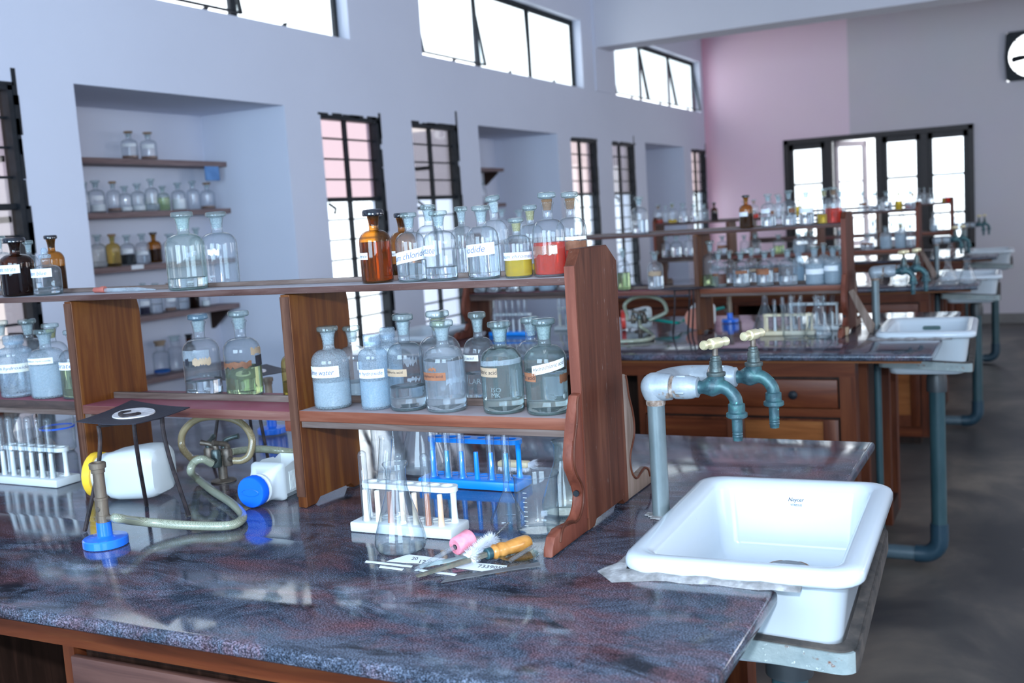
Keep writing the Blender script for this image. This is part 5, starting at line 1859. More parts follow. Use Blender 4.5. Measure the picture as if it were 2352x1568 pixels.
def tube_rack(name, label, loc, rz, L=0.195, D=0.060, mbase=None, mplate=None, mpeg=None, n=6, h=0.068, pegmats=None, group=None):
    """base, raised plate with holes at the back, row of drying pegs along the front; origin at the front left corner"""
    t = thing(name, label, 'rack', loc, rz, group)
    g = G()
    g.box((0, 0, 0), (L, D, 0.017), 0.003)
    b = g.done('base', mbase, t, 40)
    for i in range(n):
        g = G()
        x = L * (0.13 + 0.74 * i / (n - 1))
        g.lathe([(0.0, 0.0172), (0.0085, 0.0172), (0.0095, 0.0182), (0.0102, 0.0172)], 14, Matrix.Translation((x, D * 0.66, 0.0001)), cap=False)
        g.done('well_rim', mbase, b)
    g = G()
    yc, hw_ = D * 0.64, 0.0155
    outer = arc(L - 0.022, yc, hw_, -90, 90, 8) + arc(0.022, yc, hw_, 90, 270, 8)
    holes = [circle(L * (0.13 + 0.74 * i / (n - 1)), yc, 0.0105 if i not in (2, 3) else 0.0085, 16) for i in range(n)]
    g.holed(outer, holes, h, h + 0.0085)
    g.done('top_plate', mplate or mbase, t, 30)
    for x in (0.014, L - 0.014):
        g = G()
        g.lathe([(0.0068, 0.017), (0.0066, 0.022), (0.0054, 0.024), (0.0048, 0.045), (0.0052, h - 0.004), (0.0066, h)], 14, Matrix.Translation((x, yc, 0)))
        g.done('post', mplate or mbase, t)
    pegs = []
    for i in range(n):
        g = G()
        x = L * (0.13 + 0.74 * i / (n - 1))
        y = D * 0.24
        g.lathe([(0.0055, 0.017), (0.0048, 0.030), (0.0043, 0.068), (0.0040, 0.069)], 12, Matrix.Translation((x, y, 0)))
        g.done('peg', (pegmats[i % len(pegmats)] if pegmats else mpeg), t)
        pegs.append(Vector((x, y, 0.0175)))
    return t, pegs


def on_rack(t, p):
    m = Matrix.Translation(t.location) @ t.rotation_euler.to_matrix().to_4x4()
    return m @ p


GTT = 'test tubes upside down on the rack pegs'
# white rack in front, with stained pegs
c0 = gz(801, 1222, BZ)
wr, pg = tube_rack('test_tube_rack', 'white plastic test tube rack with orange-stained pegs in front of the shelf', (-1.037, 1.409, Z0), 0.012, 0.193, 0.062, M_PWHITE, M_PWHITE, None, 7, 0.069, [M_PSTAIN, M_PSTAIN, M_PBROWN, M_PSTAIN, M_PSTAIN, M_PBROWN, M_PSTAIN])
for i, nm in ((0, 'over the leftmost peg of the front white rack'), (3, 'over the middle peg of the front white rack'), (5, 'over the brown peg of the front white rack')):
    test_tube(on_rack(wr, pg[i]), 0.118, 0.0072, 'clear test tube turned upside down ' + nm, GTT)
h1 = on_rack(wr, Vector((0.035, 0.040, 0.0182)))
test_tube(h1 + Vector((0.020, 0.006, 0.135)), 0.135, 0.011, 'wide boiling tube leaning in the left hole of the front white rack', 'boiling tubes', rot=(pi, 0.16, 0))
# white rack at the left edge of the picture
lr, pg = tube_rack('test_tube_rack', 'white plastic test tube rack at the left edge of the bench', (-2.060, 1.515, Z0), -0.01, 0.205, 0.064, M_PWHITE, M_PWHITE, M_PWHITE, 6, 0.070)
for i in range(6):
    test_tube(on_rack(lr, pg[i]), 0.130, 0.0076, 'clear test tube upside down, %s from the left on the left-edge white rack' % NTH[i], GTT)
# blue rack behind
brk, pg = tube_rack('test_tube_rack', 'bright blue plastic test tube rack behind the white one', (-1.082, 1.700, Z0), 0.004, 0.213, 0.064, M_PBLUE, M_PBLUE, None, 6, 0.082, [M_PBLUE, M_PBLUD, M_PBLUE, M_PBLUE, M_PBLUE, M_PBLUD])
for i in (1, 2, 4, 5, 0):
    test_tube(on_rack(brk, pg[i]), 0.135, 0.0080, 'clear test tube upside down over the %s peg of the blue rack' % NTH[i], GTT)


# ---- conical flasks, beakers, funnels
def flask(label, loc, R, H, neck=0.4, group=None, marks=None, q=36, mat=None):
    t = thing('conical_flask', label, 'flask', loc, 0, group)
    g = G()
    rn = R * neck
    pr = [(0.0, 0.003), (R * 0.80, 0.001), (R * 0.94, 0.004), (R, 0.014), (R * 0.97, 0.024), (rn * 1.06, H * 0.70), (rn, H * 0.76), (rn * 0.98, H * 0.93), (rn * 1.10, H * 0.965), (rn * 1.24, H * 0.985), (rn * 1.22, H), (rn * 1.08, H * 0.995)]
    g.lathe(pr, q, cap=False)
    b = g.done('flask_wall', mat or M_GL, t, 60)
    if q > 20:
        g = G()
        g.lathe([(0.0, 0.0015), (R * 0.86, 0.0008), (R * 0.93, 0.004), (R * 0.7, 0.0035), (0, 0.004)], q, cap=False)
        g.done('thick_base', M_GL, t)
    for (txt, z, a, s) in marks or []:
        phi = atan2(-loc[1], -loc[0])
        k = (z - 0.024) / (H * 0.70 - 0.024)
        rr = R * 0.97 + (rn * 1.06 - R * 0.97) * k + 0.0006
        sl = (rn * 1.06 - R * 0.97) / (H * 0.70 - 0.024)
        flat_text('volume_mark', txt, lambda u, v: Vector(((rr + sl * v * s * 0.5) * cos(phi + a + (u - 0.5) * s / rr * len(txt) * 0.6), (rr + sl * v * s * 0.5) * sin(phi + a + (u - 0.5) * s / rr * len(txt) * 0.6), z + v * s)), M_PAPER, b)
    return t


p = gz(922, 1262, BZ)
flask('clear conical flask with 250 and 200 marks standing before the white rack', (p.x, p.y, Z0), 0.0405, 0.138, 0.40, marks=[('250', 0.062, 0.15, 0.005), ('200', 0.048, 0.2, 0.005)])
p = gz(965, 1088, BZ)
flask('big clear conical flask left of the blue rack, neck hidden by the shelf', (p.x, p.y + 0.02, Z0), 0.052, 0.175, 0.36, q=30)
p = gz(1318, 1170, BZ)
flask('clear conical flask half hidden behind the scroll bracket', (p.x - 0.005, 1.60, Z0), 0.040, 0.125, 0.38, q=30, mat=M_GLG)
p = gz(893, 1095, BZ)
t = tag(obj('tall_beaker', G().lathe([(0, 0.003), (0.029, 0.001), (0.033, 0.006), (0.0335, 0.10), (0.036, 0.106), (0.035, 0.107)], 28, cap=False).mesh('beaker'), M_GLM), 'dusty tall beaker behind the leaning boiling tube', 'beaker')
t.location = (p.x - 0.03, p.y + 0.05, Z0)
t = thing('beaker', 'clear graduated beaker beside the scroll bracket', 'beaker', (-0.727, 1.487, Z0))
g = G()
g.lathe([(0, 0.0035), (0.029, 0.0015), (0.0335, 0.006), (0.0345, 0.014), (0.0348, 0.088), (0.0365, 0.0935), (0.0385, 0.0955), (0.0378, 0.097), (0.0355, 0.094)], 40, cap=False)
bw = g.done('beaker_wall', M_GL, t, 60)
g = G()
g.lathe([(0, 0.001), (0.030, 0.0008), (0.0332, 0.005), (0.025, 0.0045), (0, 0.005)], 36, cap=False)
g.done('thick_base', M_GL, t)
phi = atan2(-1.487, 0.727)
g = G()
for i in range(8):
    z = 0.020 + i * 0.0075
    for k in range(4):
        a = phi - 0.62 + 0.05 * k
        g.box((0.0352 * cos(a) - 0.0004, 0.0352 * sin(a) - 0.0008, z), (0.0352 * cos(a) + 0.0004, 0.0352 * sin(a) + 0.0010, z + 0.0006))
g.done('graduation_marks', M_PAPER, t, 0)
paper_on(t, 'writing_patch', 0.0349, phi, 0.15, 0.45, 0.035, 0.044, M_GLF)
t = thing('glass_funnel', 'clear glass funnel standing upside down by the beaker', 'funnel', (-0.805, 1.535, Z0))
g = G()
g.lathe([(0.0300, 0.0008), (0.0305, 0.002), (0.0285, 0.006), (0.0065, 0.050), (0.0050, 0.056), (0.0042, 0.105), (0.0036, 0.115)], 36, cap=False)
g.done('cone', M_GL, t, 50)

# ---- bottle brush with wooden back, behind the blue rack
t = thing('scrubbing_brush', 'short wooden-backed brush with white bristles behind the blue rack', 'brush', (-0.944, 1.838, Z0), 0.0)
g = G()
g.box((-0.032, -0.011, 0.012), (0.034, 0.011, 0.024), 0.004)
g.done('brush_back', M_CREAM, t)


def bristles(pts_fn, n, L, mat, parent, seed, th=0.0006):
    rnd = random.Random(seed)
    g = G()
    for i in range(n):
        p, d = pts_fn(rnd)
        d = d.normalized()
        s = d.orthogonal().normalized() * th
        s2 = d.cross(s).normalized() * th
        q = p + d * L * (0.75 + 0.5 * rnd.random())
        v = [g.b.verts.new(x) for x in (p + s, p - s * 0.5 + s2, p - s * 0.5 - s2, q)]
        g.b.faces.new((v[0], v[1], v[3]))
        g.b.faces.new((v[1], v[2], v[3]))
        g.b.faces.new((v[2], v[0], v[3]))
    o = g.done('bristles', mat, parent, 0)
    o['kind'] = 'stuff'
    return o


bristles(lambda r: (Vector((-0.03 + 0.062 * r.random(), -0.010 + 0.020 * r.random(), 0.012)), Vector((0.25 * (r.random() - 0.5), 0.5 * (r.random() - 0.5), -1))), 500, 0.0095, M_BRIST, t, 3)
bristles(lambda r: (Vector((0.034, -0.006 + 0.012 * r.random(), 0.012 + 0.01 * r.random())), Vector((1, 0.9 * (r.random() - 0.5), 0.9 * (r.random() - 0.3)))), 160, 0.017, M_BRIST, t, 4)

# ---- white wire-handled bottle brush in front
pa, pb = gz(1078, 1280, BZ + 0.014), gz(1132, 1236, BZ + 0.014)
pc = gz(1168, 1200, BZ + 0.030)
t = thing('bottle_brush', 'white bottle brush on a twisted wire lying over the screwdriver', 'brush', ((pa.x + pb.x) / 2, (pa.y + pb.y) / 2, Z0))
o_ = Vector(t.location)
ax = (pb - pa).normalized()


def around(r):
    k = r.random()
    base = pa.lerp(pb, k) - o_
    n1 = ax.orthogonal().normalized()
    n2 = ax.cross(n1)
    a = 2 * pi * r.random()
    d = n1 * cos(a) + n2 * sin(a) + ax * 0.15 * (r.random() - 0.5)
    if d.z < -0.75:
        d.z = -0.4
    return base, d


bristles(around, 1500, 0.0125, M_BRIST, t, 5, 0.0005)
g = G()
pts = [pa.lerp(pb, k / 6) - o_ for k in range(7)]
end = pc - o_
allp = pts + [pts[-1].lerp(end, k / 14) for k in range(1, 15)]
tw = [p_ + Vector((0.0009 * cos(i * 1.9), 0.0009 * sin(i * 1.9), 0.0009 * cos(i * 1.9 + 1))) for i, p_ in enumerate(smooth_path(allp, 3))]
g.tube(tw, 0.0010, 6)
tw2 = [p_ - Vector((0.0009 * cos(i * 1.9), 0.0009 * sin(i * 1.9), 0.0009 * cos(i * 1.9 + 1))) for i, p_ in enumerate(smooth_path(allp, 3))]
g.tube(tw2, 0.0010, 6)
g.done('twisted_wire', M_STEEL, t)

# ---- pink rubber stopper on a glass tube
pa, pb = gz(955, 1308, BZ + 0.005), gz(1050, 1252, BZ + 0.020)
ax = (pb - pa).normalized()
t = thing('rubber_stopper', 'pink rubber stopper bored for a glass tube', 'stopper', (pb.x, pb.y, Z0))
o_ = Vector(t.location)
q = Vector((0, 0, 1)).rotation_difference(ax).to_matrix().to_4x4()
g = G()
g.lathe([(0.0035, 0.001), (0.0125, 0.0), (0.0138, 0.0015), (0.0143, 0.016), (0.0152, 0.030), (0.0140, 0.032), (0, 0.032)], 28, Matrix.Translation(gz(1045, 1256, BZ + 0.0165) - o_) @ q, cap=False)
g.done('stopper_body', M_RUBBER, t, 40)
g = G()
g.lathe([(0, 0.0), (0.0042, 0.0)], 14, Matrix.Translation(gz(1045, 1256, BZ + 0.0165) - o_ - ax * 0.0003) @ q, cap=False)
g.done('bore', M_BLACK, t)
t = thing('glass_tubing', 'clear glass tube pushed into the pink rubber stopper', 'tube', (pa.x, pa.y, Z0))
o_ = Vector(t.location)
g = G()
g.tube([pa - o_, gz(1045, 1256, BZ + 0.0165) - o_ - ax * 0.001], 0.0036, 14, False)
g.done('tube_wall', M_GLM, t)
# a second glass tube alongside, and a bent one on the watch glass
p1, p2 = gz(965, 1300, BZ + 0.0040), gz(1105, 1272, BZ + 0.0040)
o = tag(obj('glass_rod', G().tube([Vector(), p2 - p1], 0.0033, 12).mesh('rod'), M_SOLID), 'clear glass rod lying between the stopper tube and the screwdriver', 'rod')
o.location = p1
p1, p2 = gz(1172, 1287, BZ + 0.0125), gz(1228, 1252, BZ + 0.0125)
o = tag(obj('glass_tubing', G().tube([Vector(), p2 - p1], 0.0032, 12, False).mesh('tube_wall'), M_GLM), 'short clear glass tube resting on the watch glass', 'tube')
o.location = p1

# ---- screwdriver with varnished wooden handle
pa, pb, pc = gz(957, 1323, BZ + 0.004), gz(1118, 1272, BZ + 0.0125), gz(1214, 1244, BZ + 0.0125)
t = thing('screwdriver', 'screwdriver with varnished orange wooden handle and green-tarnished blade', 'screwdriver', (pb.x, pb.y, Z0))
o_ = Vector(t.location)
ax = (pc - pb).normalized()
q = Matrix.Translation(pb - o_) @ Vector((0, 0, 1)).rotation_difference(ax).to_matrix().to_4x4()
Lh = (pc - pb).length
g = G()
g.lathe([(0.0, 0.0), (0.0078, 0.0), (0.0082, 0.003), (0.0078, 0.008), (0.0085, 0.010), (0.0112, 0.013), (0.0112, 0.016), (0.0098, 0.019), (0.0112, 0.022), (0.0118, 0.028), (0.0100, 0.034), (0.0105, 0.042), (0.0118, Lh - 0.02), (0.0121, Lh - 0.006), (0.0100, Lh), (0, Lh + 0.001)], 24, q)
g.done('handle', M_HANDLE, t, 50)
g = G()
g.lathe([(0.0, -0.001), (0.0072, -0.0015), (0.0086, 0.0), (0.0086, 0.0075), (0.0080, 0.008)], 20, q)
g.done('ferrule', M_PATINA, t, 40)
g = G()
d = (pa - pb)
sd = Vector((-d.y, d.x, 0)).normalized()
up = Vector((0, 0, 1))
LP = []
for k, w_, h_ in ((0.0, 0.0036, 0.0034), (0.55, 0.0036, 0.0032), (0.57, 0.0030, 0.0026), (0.9, 0.0034, 0.0020), (1.0, 0.0042, 0.0009)):
    c = (pb - o_).lerp(pa - o_, k)
    LP.append([c + sd * w_ + up * h_, c - sd * w_ + up * h_, c - sd * w_ - up * h_, c + sd * w_ - up * h_])
g.rings(LP)
g.done('blade', pm('tarnished_blade', [(0.10, 0.12, 0.10), (0.20, 0.17, 0.13), (0.10, 0.22, 0.18)], 60, rough=0.5, metal=0.4, bump=0.3), t, 30)
# ---- steel strip (knife blade) lying in front
pa, pb = gz(1012, 1341, BZ), gz(1242, 1302, BZ)
o = tag(obj('steel_strip', G().prism([(0, 0), (0.012, 0.010), (0.15, 0.010), ((pb - pa).length, 0.007), ((pb - pa).length, -0.001), (0.10, 0.0015)], lambda u, v, w: Vector((u, v, w)), 0.0, 0.0016, 0.0004, 1).mesh('strip'), M_STEEL), 'thin tarnished steel strip lying at the front of the tools', 'blade')
o.location = (pa.x, pa.y, Z0)
o.rotation_euler = (radians(16), 0, atan2(pb.y - pa.y, pb.x - pa.x))
o.location.z += 0.0004
# ---- watch glass
p = gz(1192, 1285, BZ)
t = tag(obj('watch_glass', G().lathe([(0, 0.0005), (0.018, 0.002), (0.030, 0.006), (0.0305, 0.0075), (0.0295, 0.0075), (0.018, 0.0035), (0, 0.002)], 36, cap=False).mesh('dish'), thin_glass('teal_edged_glass', (0.92, 0.99, 0.98), (0.25, 0.50, 0.50))), 'shallow teal-edged watch glass under the screwdriver handle', 'dish')
t.location = (p.x, p.y, Z0)


# ---- papers under the tools
def paper(pts, label, text=None, cat='paper', tq=None):
    P = [gz(x, y, BZ) for x, y in pts]
    c = sum(P, Vector()) / len(P)
    g = G()
    g.prism([(q_.x - c.x, q_.y - c.y) for q_ in P], lambda u, v, w: Vector((u, v, w)), 0.0, 0.0004)
    o = tag(g.done('paper_slip', M_PAPER, None, 0), label, cat)
    o.location = (c.x, c.y, Z0)
    for s, quad in text or []:
        A = [gz(x, y, BZ) - c for x, y in quad]

        def fn(u, v):
            b = A[0].lerp(A[1], u)
            tt = A[3].lerp(A[2], u)
            r_ = b.lerp(tt, v)
            return Vector((r_.x, r_.y, 0.0007))
        flat_text('lettering', s, fn, M_INK, o)
    return o


paper([(888, 1290), (938, 1274), (1022, 1284), (1010, 1298)], 'white paper scrap with printed figures lying under the conical flask', [('20', [(944, 1287), (958, 1288), (962, 1281), (948, 1280)]), ('12.0', [(962, 1294), (990, 1296), (993, 1289), (966, 1287)])])
paper([(1035, 1303), (1075, 1291), (1165, 1300), (1160, 1309), (1125, 1315)], 'white paper slip printed 7339050 under the screwdriver', [('7339050', [(1096, 1304.5), (1158, 1309.5), (1163, 1303), (1101, 1297.5)])])
paper([(838, 1292), (841, 1288), (948, 1300), (945, 1304)], 'narrow white paper strip at the left of the tools')
paper([(870, 1304), (874, 1300), (928, 1307), (924, 1311)], 'second narrow white paper strip, in front of the first')
paper([(952, 1311), (958, 1307), (1050, 1319), (1045, 1323)], 'narrow white paper strip under the screwdriver tip')


# ---- Bunsen burners
def burner(label, loc, rz=0.0):
    t = thing('bunsen_burner', label, 'burner', loc, rz, 'bunsen burners')
    g = G()
    g.lathe([(0.0, 0.0), (0.0355, 0.0), (0.0368, 0.0012), (0.0368, 0.0125), (0.0350, 0.0145), (0.0160, 0.0155), (0.0126, 0.0175), (0.0122, 0.040), (0.0115, 0.0405), (0, 0.0405)], 32)
    g.done('foot', M_BLUEP, t, 40)
    g = G()
    g.lathe([(0.0110, 0.0405), (0.0112, 0.052), (0.0105, 0.0525), (0.0105, 0.078), (0.0115, 0.0785), (0.0115, 0.082), (0.0095, 0.083), (0.0092, 0.124), (0.0110, 0.1245), (0.0112, 0.131), (0.0135, 0.132), (0.0138, 0.140), (0.0125, 0.1415), (0.009, 0.1415), (0.0088, 0.130), (0, 0.129)], 26)
    b = g.done('barrel', M_BURN, t, 40)
    g = G()
    g.lathe([(0.0, 0.0), (0.0040, 0.0), (0.0044, 0.0006), (0.0040, 0.0012), (0.0, 0.0010)], 14, Matrix.Translation((0, -0.0102, 0.064)) @ Matrix.Rotation(radians(90), 4, 'X'))
    g.done('air_hole', M_BRONZE, b)
    g = G()
    g.tube([(0.009, 0, 0.047), (0.022, 0, 0.047)], 0.0052, 12)
    g.done('gas_inlet', M_BRONZE, t)
    return t


pb1 = gz(244, 1252, BZ)
bb1 = burner('bunsen burner with brass barrel and chipped bright blue foot at the front left', (pb1.x, pb1.y, Z0), 0.12)
pb2 = gz(626, 994, BZ)
burner('bunsen burner at the far side of the nearest bench, only blue foot in view', (pb2.x, pb2.y, Z0), -2.0)
pb3 = gz(1677, 740, BZ)
burner('bunsen burner with blue foot on the second bench', (pb3.x, pb3.y, Z0), 3.1)


# ---- tripods with wire gauze
def tripod(label, glabel, feet, tops, zt, corners, disc=True):
    c = sum([Vector(f) for f in feet], Vector()) / 3
    c.z = Z0
    t = thing('iron_tripod', label, 'tripod', c, 0, 'iron tripods')
    T = [Vector(x) - c for x in tops]
    for f, s in zip(feet, T):
        f = Vector(f) - c
        f.z = 0.001
        g = G()
        mid = s.lerp(f, 0.45)
        mid.x, mid.y = s.x * 0.75 + f.x * 0.25, s.y * 0.75 + f.y * 0.25
        g.tube(smooth_path([s, Vector((s.x, s.y, s.z * 0.85)), mid, f], 5), 0.0037, 8)
        g.done('leg', M_IRON, t)
    g = G()
    ring = [T[0] * 1.0, T[1] * 1.0, T[2] * 1.0]
    for a, b in ((0, 1), (1, 2), (2, 0)):
        g.tube([ring[a], ring[b]], 0.0038, 8)
    g.done('ring', M_IRON, t)
    P = [Vector(x) for x in corners]
    gc = sum(P, Vector()) / 4
    gc.z = zt
    gt = thing('wire_gauze', glabel, 'wire gauze', (gc.x, gc.y, zt + 0.0045), 0, 'wire gauzes on the tripods')
    g = G()
    n = 10
    V = [[P[0].lerp(P[1], i / n).lerp(P[3].lerp(P[2], i / n), j / n) - gc for j in range(n + 1)] for i in range(n + 1)]

    def zz(i, j):
        u, v = i / n - 0.5, j / n - 0.5
        return 0.003 * (abs(u) + abs(v)) ** 3 + 0.0008
    vt = [[g.b.verts.new((V[i][j].x, V[i][j].y, V[i][j].z + zz(i, j))) for j in range(n + 1)] for i in range(n + 1)]
    vb = [[g.b.verts.new((V[i][j].x, V[i][j].y, V[i][j].z + zz(i, j) - 0.0014)) for j in range(n + 1)] for i in range(n + 1)]
    for i in range(n):
        for j in range(n):
            g.b.faces.new((vt[i][j], vt[i + 1][j], vt[i + 1][j + 1], vt[i][j + 1]))
            g.b.faces.new((vb[i][j], vb[i][j + 1], vb[i + 1][j + 1], vb[i + 1][j]))
    for k in range(n):
        for A, B, i0, j0, i1, j1 in ((vt, vb, k, 0, k + 1, 0), (vt, vb, k, n, k + 1, n), (vt, vb, 0, k, 0, k + 1), (vt, vb, n, k, n, k + 1)):
            g.b.faces.new((A[i0][j0], A[i1][j1], B[i1][j1], B[i0][j0]))
    w = g.done('gauze_sheet', M_GAUZE, gt, 60)
    if disc:
        g = G()
        def on_sheet(r, a, h):
            u, v = 0.5 + r * cos(a), 0.5 + r * sin(a)
            q = P[0].lerp(P[1], u).lerp(P[3].lerp(P[2], u), v) - gc
            return Vector((q.x, q.y, q.z + 0.001 + h))
        g.rings([[on_sheet(r, 2 * pi * i / 30, h) for i in range(30)] for r, h in ((0.27, 0.0002), (0.265, 0.0022), (0.24, 0.0018), (0.12, 0.0016), (0.01, 0.0016))], False, True)
        d = g.done('white_disc', M_ASB, gt, 40)
        g = G()
        g.tube(smooth_path([on_sheet(r, radians(a), 0.0026) for r, a in ((0.12, -60), (0.17, -120), (0.2, 170), (0.14, 110), (0.05, 90))], 5), [0.0015 + 0.003 * sin(pi * i / 20) for i in range(21)], 6)
        g.done('scorch_mark', M_IRON, d)
    return t


zt = BZ + 0.186
A, B, C = gz(175, 978, zt + 0.006), gz(303, 928, zt + 0.006), gz(437, 945, zt + 0.006)
tripod('black iron tripod with bent legs over the white jar', 'sooty square wire gauze with white centre on the nearest tripod',
       [gz(195, 1221, BZ), gz(337, 1163, BZ), gz(434, 1185, BZ)], [gz(226, 977, zt + 0.003), gz(307, 968, zt + 0.003), gz(372, 957, zt + 0.003)], zt, [A, B, C, A + C - B + Vector((0, 0, 0.012))])
zt = BZ + 0.186
f2 = [gz(535, 1083, BZ), gz(562, 1040, BZ), gz(617, 1060, BZ)]
f2 = [gz(478, 1052, BZ), gz(508, 1046, BZ), gz(617, 1062, BZ)]
c2 = Vector((-1.62, 1.88, BZ))
f2 = [Vector((-1.69, 1.80, BZ)), Vector((-1.68, 1.93, BZ)), gz(617, 1062, BZ)]
t2 = [f.lerp(Vector((-1.63, 1.86, BZ)), 0.35) for f in f2]
for t_ in t2:
    t_.z = zt
tripod('black iron tripod at the far side of the nearest bench', 'sooty wire gauze on the tripod behind the crimson shelf', f2, t2, zt,
       [Vector((-1.74, 1.83, zt)), Vector((-1.66, 1.98, zt)), Vector((-1.51, 1.90, zt)), Vector((-1.59, 1.75, zt))])
c3 = Vector((-1.275, 4.08, BZ))
f3 = [gz(1546, 770, BZ), gz(1592, 756, BZ), gz(1600, 757, BZ) + Vector((0.04, 0.0, 0))]
f3 = [gz(1546, 772, BZ), gz(1580, 765, BZ), gz(1590, 768, BZ)]
t3 = [gy(1549, 662, 3.955), gy(1583, 662, 3.985), gy(1592, 662, 3.985)]
for t_ in t3:
    t_.z = zt
tripod('black iron tripod on the second bench before the salmon-capped jar', 'curled sooty gauze on the second bench\'s tripod', f3, t3, zt,
       [Vector((-1.355, 3.90, zt)), Vector((-1.31, 4.008, zt)), Vector((-1.14, 4.005, zt)), Vector((-1.20, 3.87, zt))], disc=False)


# ---- gas turrets and hoses
def turret(label, loc, rz=0):
    t = thing('gas_turret', label, 'gas tap', loc, rz, 'bench gas turrets')
    g = G()
    g.lathe([(0, 0), (0.026, 0.0), (0.026, 0.002), (0.022, 0.004), (0.0095, 0.006), (0.0090, 0.044), (0.012, 0.046), (0.012, 0.062), (0.008, 0.066), (0, 0.067)], 22)
    g.done('column', M_BRONZE, t, 40)
    for k, a in enumerate((200, -20, 110, 290)):
        a = radians(a)
        d = Vector((cos(a), sin(a), 0))
        g = G()
        g.tube([d * 0.008 + Vector((0, 0, 0.052)), d * 0.021 + Vector((0, 0, 0.052))], 0.0062, 12)
        g.lathe([(0.009, -0.017), (0.0105, -0.014), (0.0105, 0.014), (0.008, 0.019), (0, 0.020)], 14, Matrix.Translation(d * 0.026 + Vector((0, 0, 0.053))))
        g.tube([d * 0.030 + Vector((0, 0, 0.052)), d * 0.050 + Vector((0, 0, 0.049))], [0.0060, 0.0046], 12)
        v = g.done('valve', M_BRONZE if k < 2 else M_PATDK, t, 40)
        g = G()
        s = d.cross(Vector((0, 0, 1)))
        p0 = d * 0.026 + Vector((0, 0, 0.070))
        g.tube(smooth_path([p0 - Vector((0, 0, 0.008)), p0 + Vector((0, 0, 0.008)), p0 + s * 0.012 + Vector((0, 0, 0.014)), p0 + s * 0.030 + Vector((0, 0, 0.018))], 4), [0.005, 0.005, 0.0055, 0.006, 0.006, 0.0058, 0.0055, 0.0052, 0.005, 0.005, 0.0052, 0.0056, 0.006][:13], 10)
        g.done('lever', M_BRONZE if k % 2 else M_PATDK, v, 40)
        g = G()
        g.tube([d * 0.0172 + Vector((0, 0, 0.052)), d * 0.0195 + Vector((0, 0, 0.052))], 0.0078, 12)
        g.done('brass_ring', M_BRASS, v)
    return t


pt = gz(505, 1108, BZ)
tu1 = turret('old bronze gas turret with lever taps in the middle of the nearest bench', (pt.x, pt.y + 0.012, Z0))
tu2 = turret('dark gas turret with lever taps on the second bench', (-1.505, 4.155, Z0))


def valve_end(t, deg):
    a = radians(deg)
    return Vector(t.location) + Vector((0.0515 * cos(a), 0.0515 * sin(a), 0.049))


def hose(label, pts, r, mat, group='rubber and plastic gas hoses'):
    P = smooth_path(pts, 8)
    c = Vector((P[0].x, P[0].y, Z0))
    g = G()
    g.tube([p_ - c for p_ in P], r, 12)
    o = tag(g.done('gas_hose', mat, None, 60), label, 'hose', group)
    o.location = c
    return o


zh = BZ + 0.0088
yT = pt.y + 0.012
e1 = Vector((pb1.x + 0.0228, pb1.y + 0.003, BZ + 0.0485))
H = [e1, e1 + Vector((0.012, 0.0, -0.001))] + [gz(x, y, z) for x, y, z in ((330, 1198, BZ + 0.025), (430, 1206, BZ + 0.011), (520, 1207, zh), (552, 1196, zh), (556, 1180, zh), (530, 1154, zh), (490, 1128, zh), (455, 1100, zh + 0.002))]
H += [gy(438, 1082, yT - 0.085), gy(446, 1062, yT - 0.075), gy(465, 1054, yT - 0.068), valve_end(tu1, 290)]
hose('clear braided hose looping from the front burner across the bench to the gas turret', H, 0.0080, M_HOSE)
LO = [valve_end(tu1, 200)] + [gy(x, y, yT + d) for x, y, d in ((440, 1052, -0.012), (418, 1025, 0.0), (422, 990, 0.004), (455, 962, 0.006), (510, 957, 0.006), (555, 972, 0.006), (578, 1005, 0.004), (574, 1042, -0.004), (558, 1056, -0.012))] + [valve_end(tu1, -20)]
hose('yellowed hose looped upright between two taps of the nearest gas turret', LO, 0.0075, M_HOSEB)
H = [gy(528, 1046, yT + 0.04), gy(560, 1032, yT + 0.055), gy(610, 1028, yT + 0.07), gz(680, 1038, BZ + 0.012), gz(720, 1030, zh), pb2 + Vector((0.06, 0.02, 0.012)), pb2 + Vector((0.02, -0.02, 0.047))]
H = [valve_end(tu1, 110), gy(520, 1040, yT + 0.066), gy(555, 1034, yT + 0.075), gy(600, 1031, yT + 0.085), gy(660, 1037, yT + 0.10), gz(745, 1050, zh)]
hose('pale braided hose running right from the nearest gas turret behind the bay panel', H, 0.0080, M_HOSE)
y2 = 4.155
LO = [valve_end(tu2, 200)] + [gy(x, y, y2 + d) for x, y, d in ((1440, 722, -0.012), (1435, 700, 0.0), (1455, 684, 0.006), (1488, 680, 0.008), (1520, 690, 0.006), (1531, 712, 0.0), (1522, 722, -0.008))] + [valve_end(tu2, -20)]
hose('pale hose looped upright on the second bench\'s gas turret', LO, 0.0078, M_HOSE)
H = [valve_end(tu2, 290), gy(1472, 750, y2 - 0.10), gz(1490, 762, zh), gz(1501, 772, zh), gz(1490, 779, zh), gz(1455, 783, zh), gz(1400, 785, zh)]
hose('pale hose bending forward over the second bench', H, 0.0080, M_HOSE)
H = [valve_end(tu2, 110), gy(1510, 735, y2 + 0.065), gy(1555, 741, y2 + 0.05), gy(1572, 735, 4.36), gy(1640, 712, 4.44), gy(1664, 706, pb3.y)]
hose('green hose running from the second gas turret to its burner', H, 0.0070, M_HOSEG)


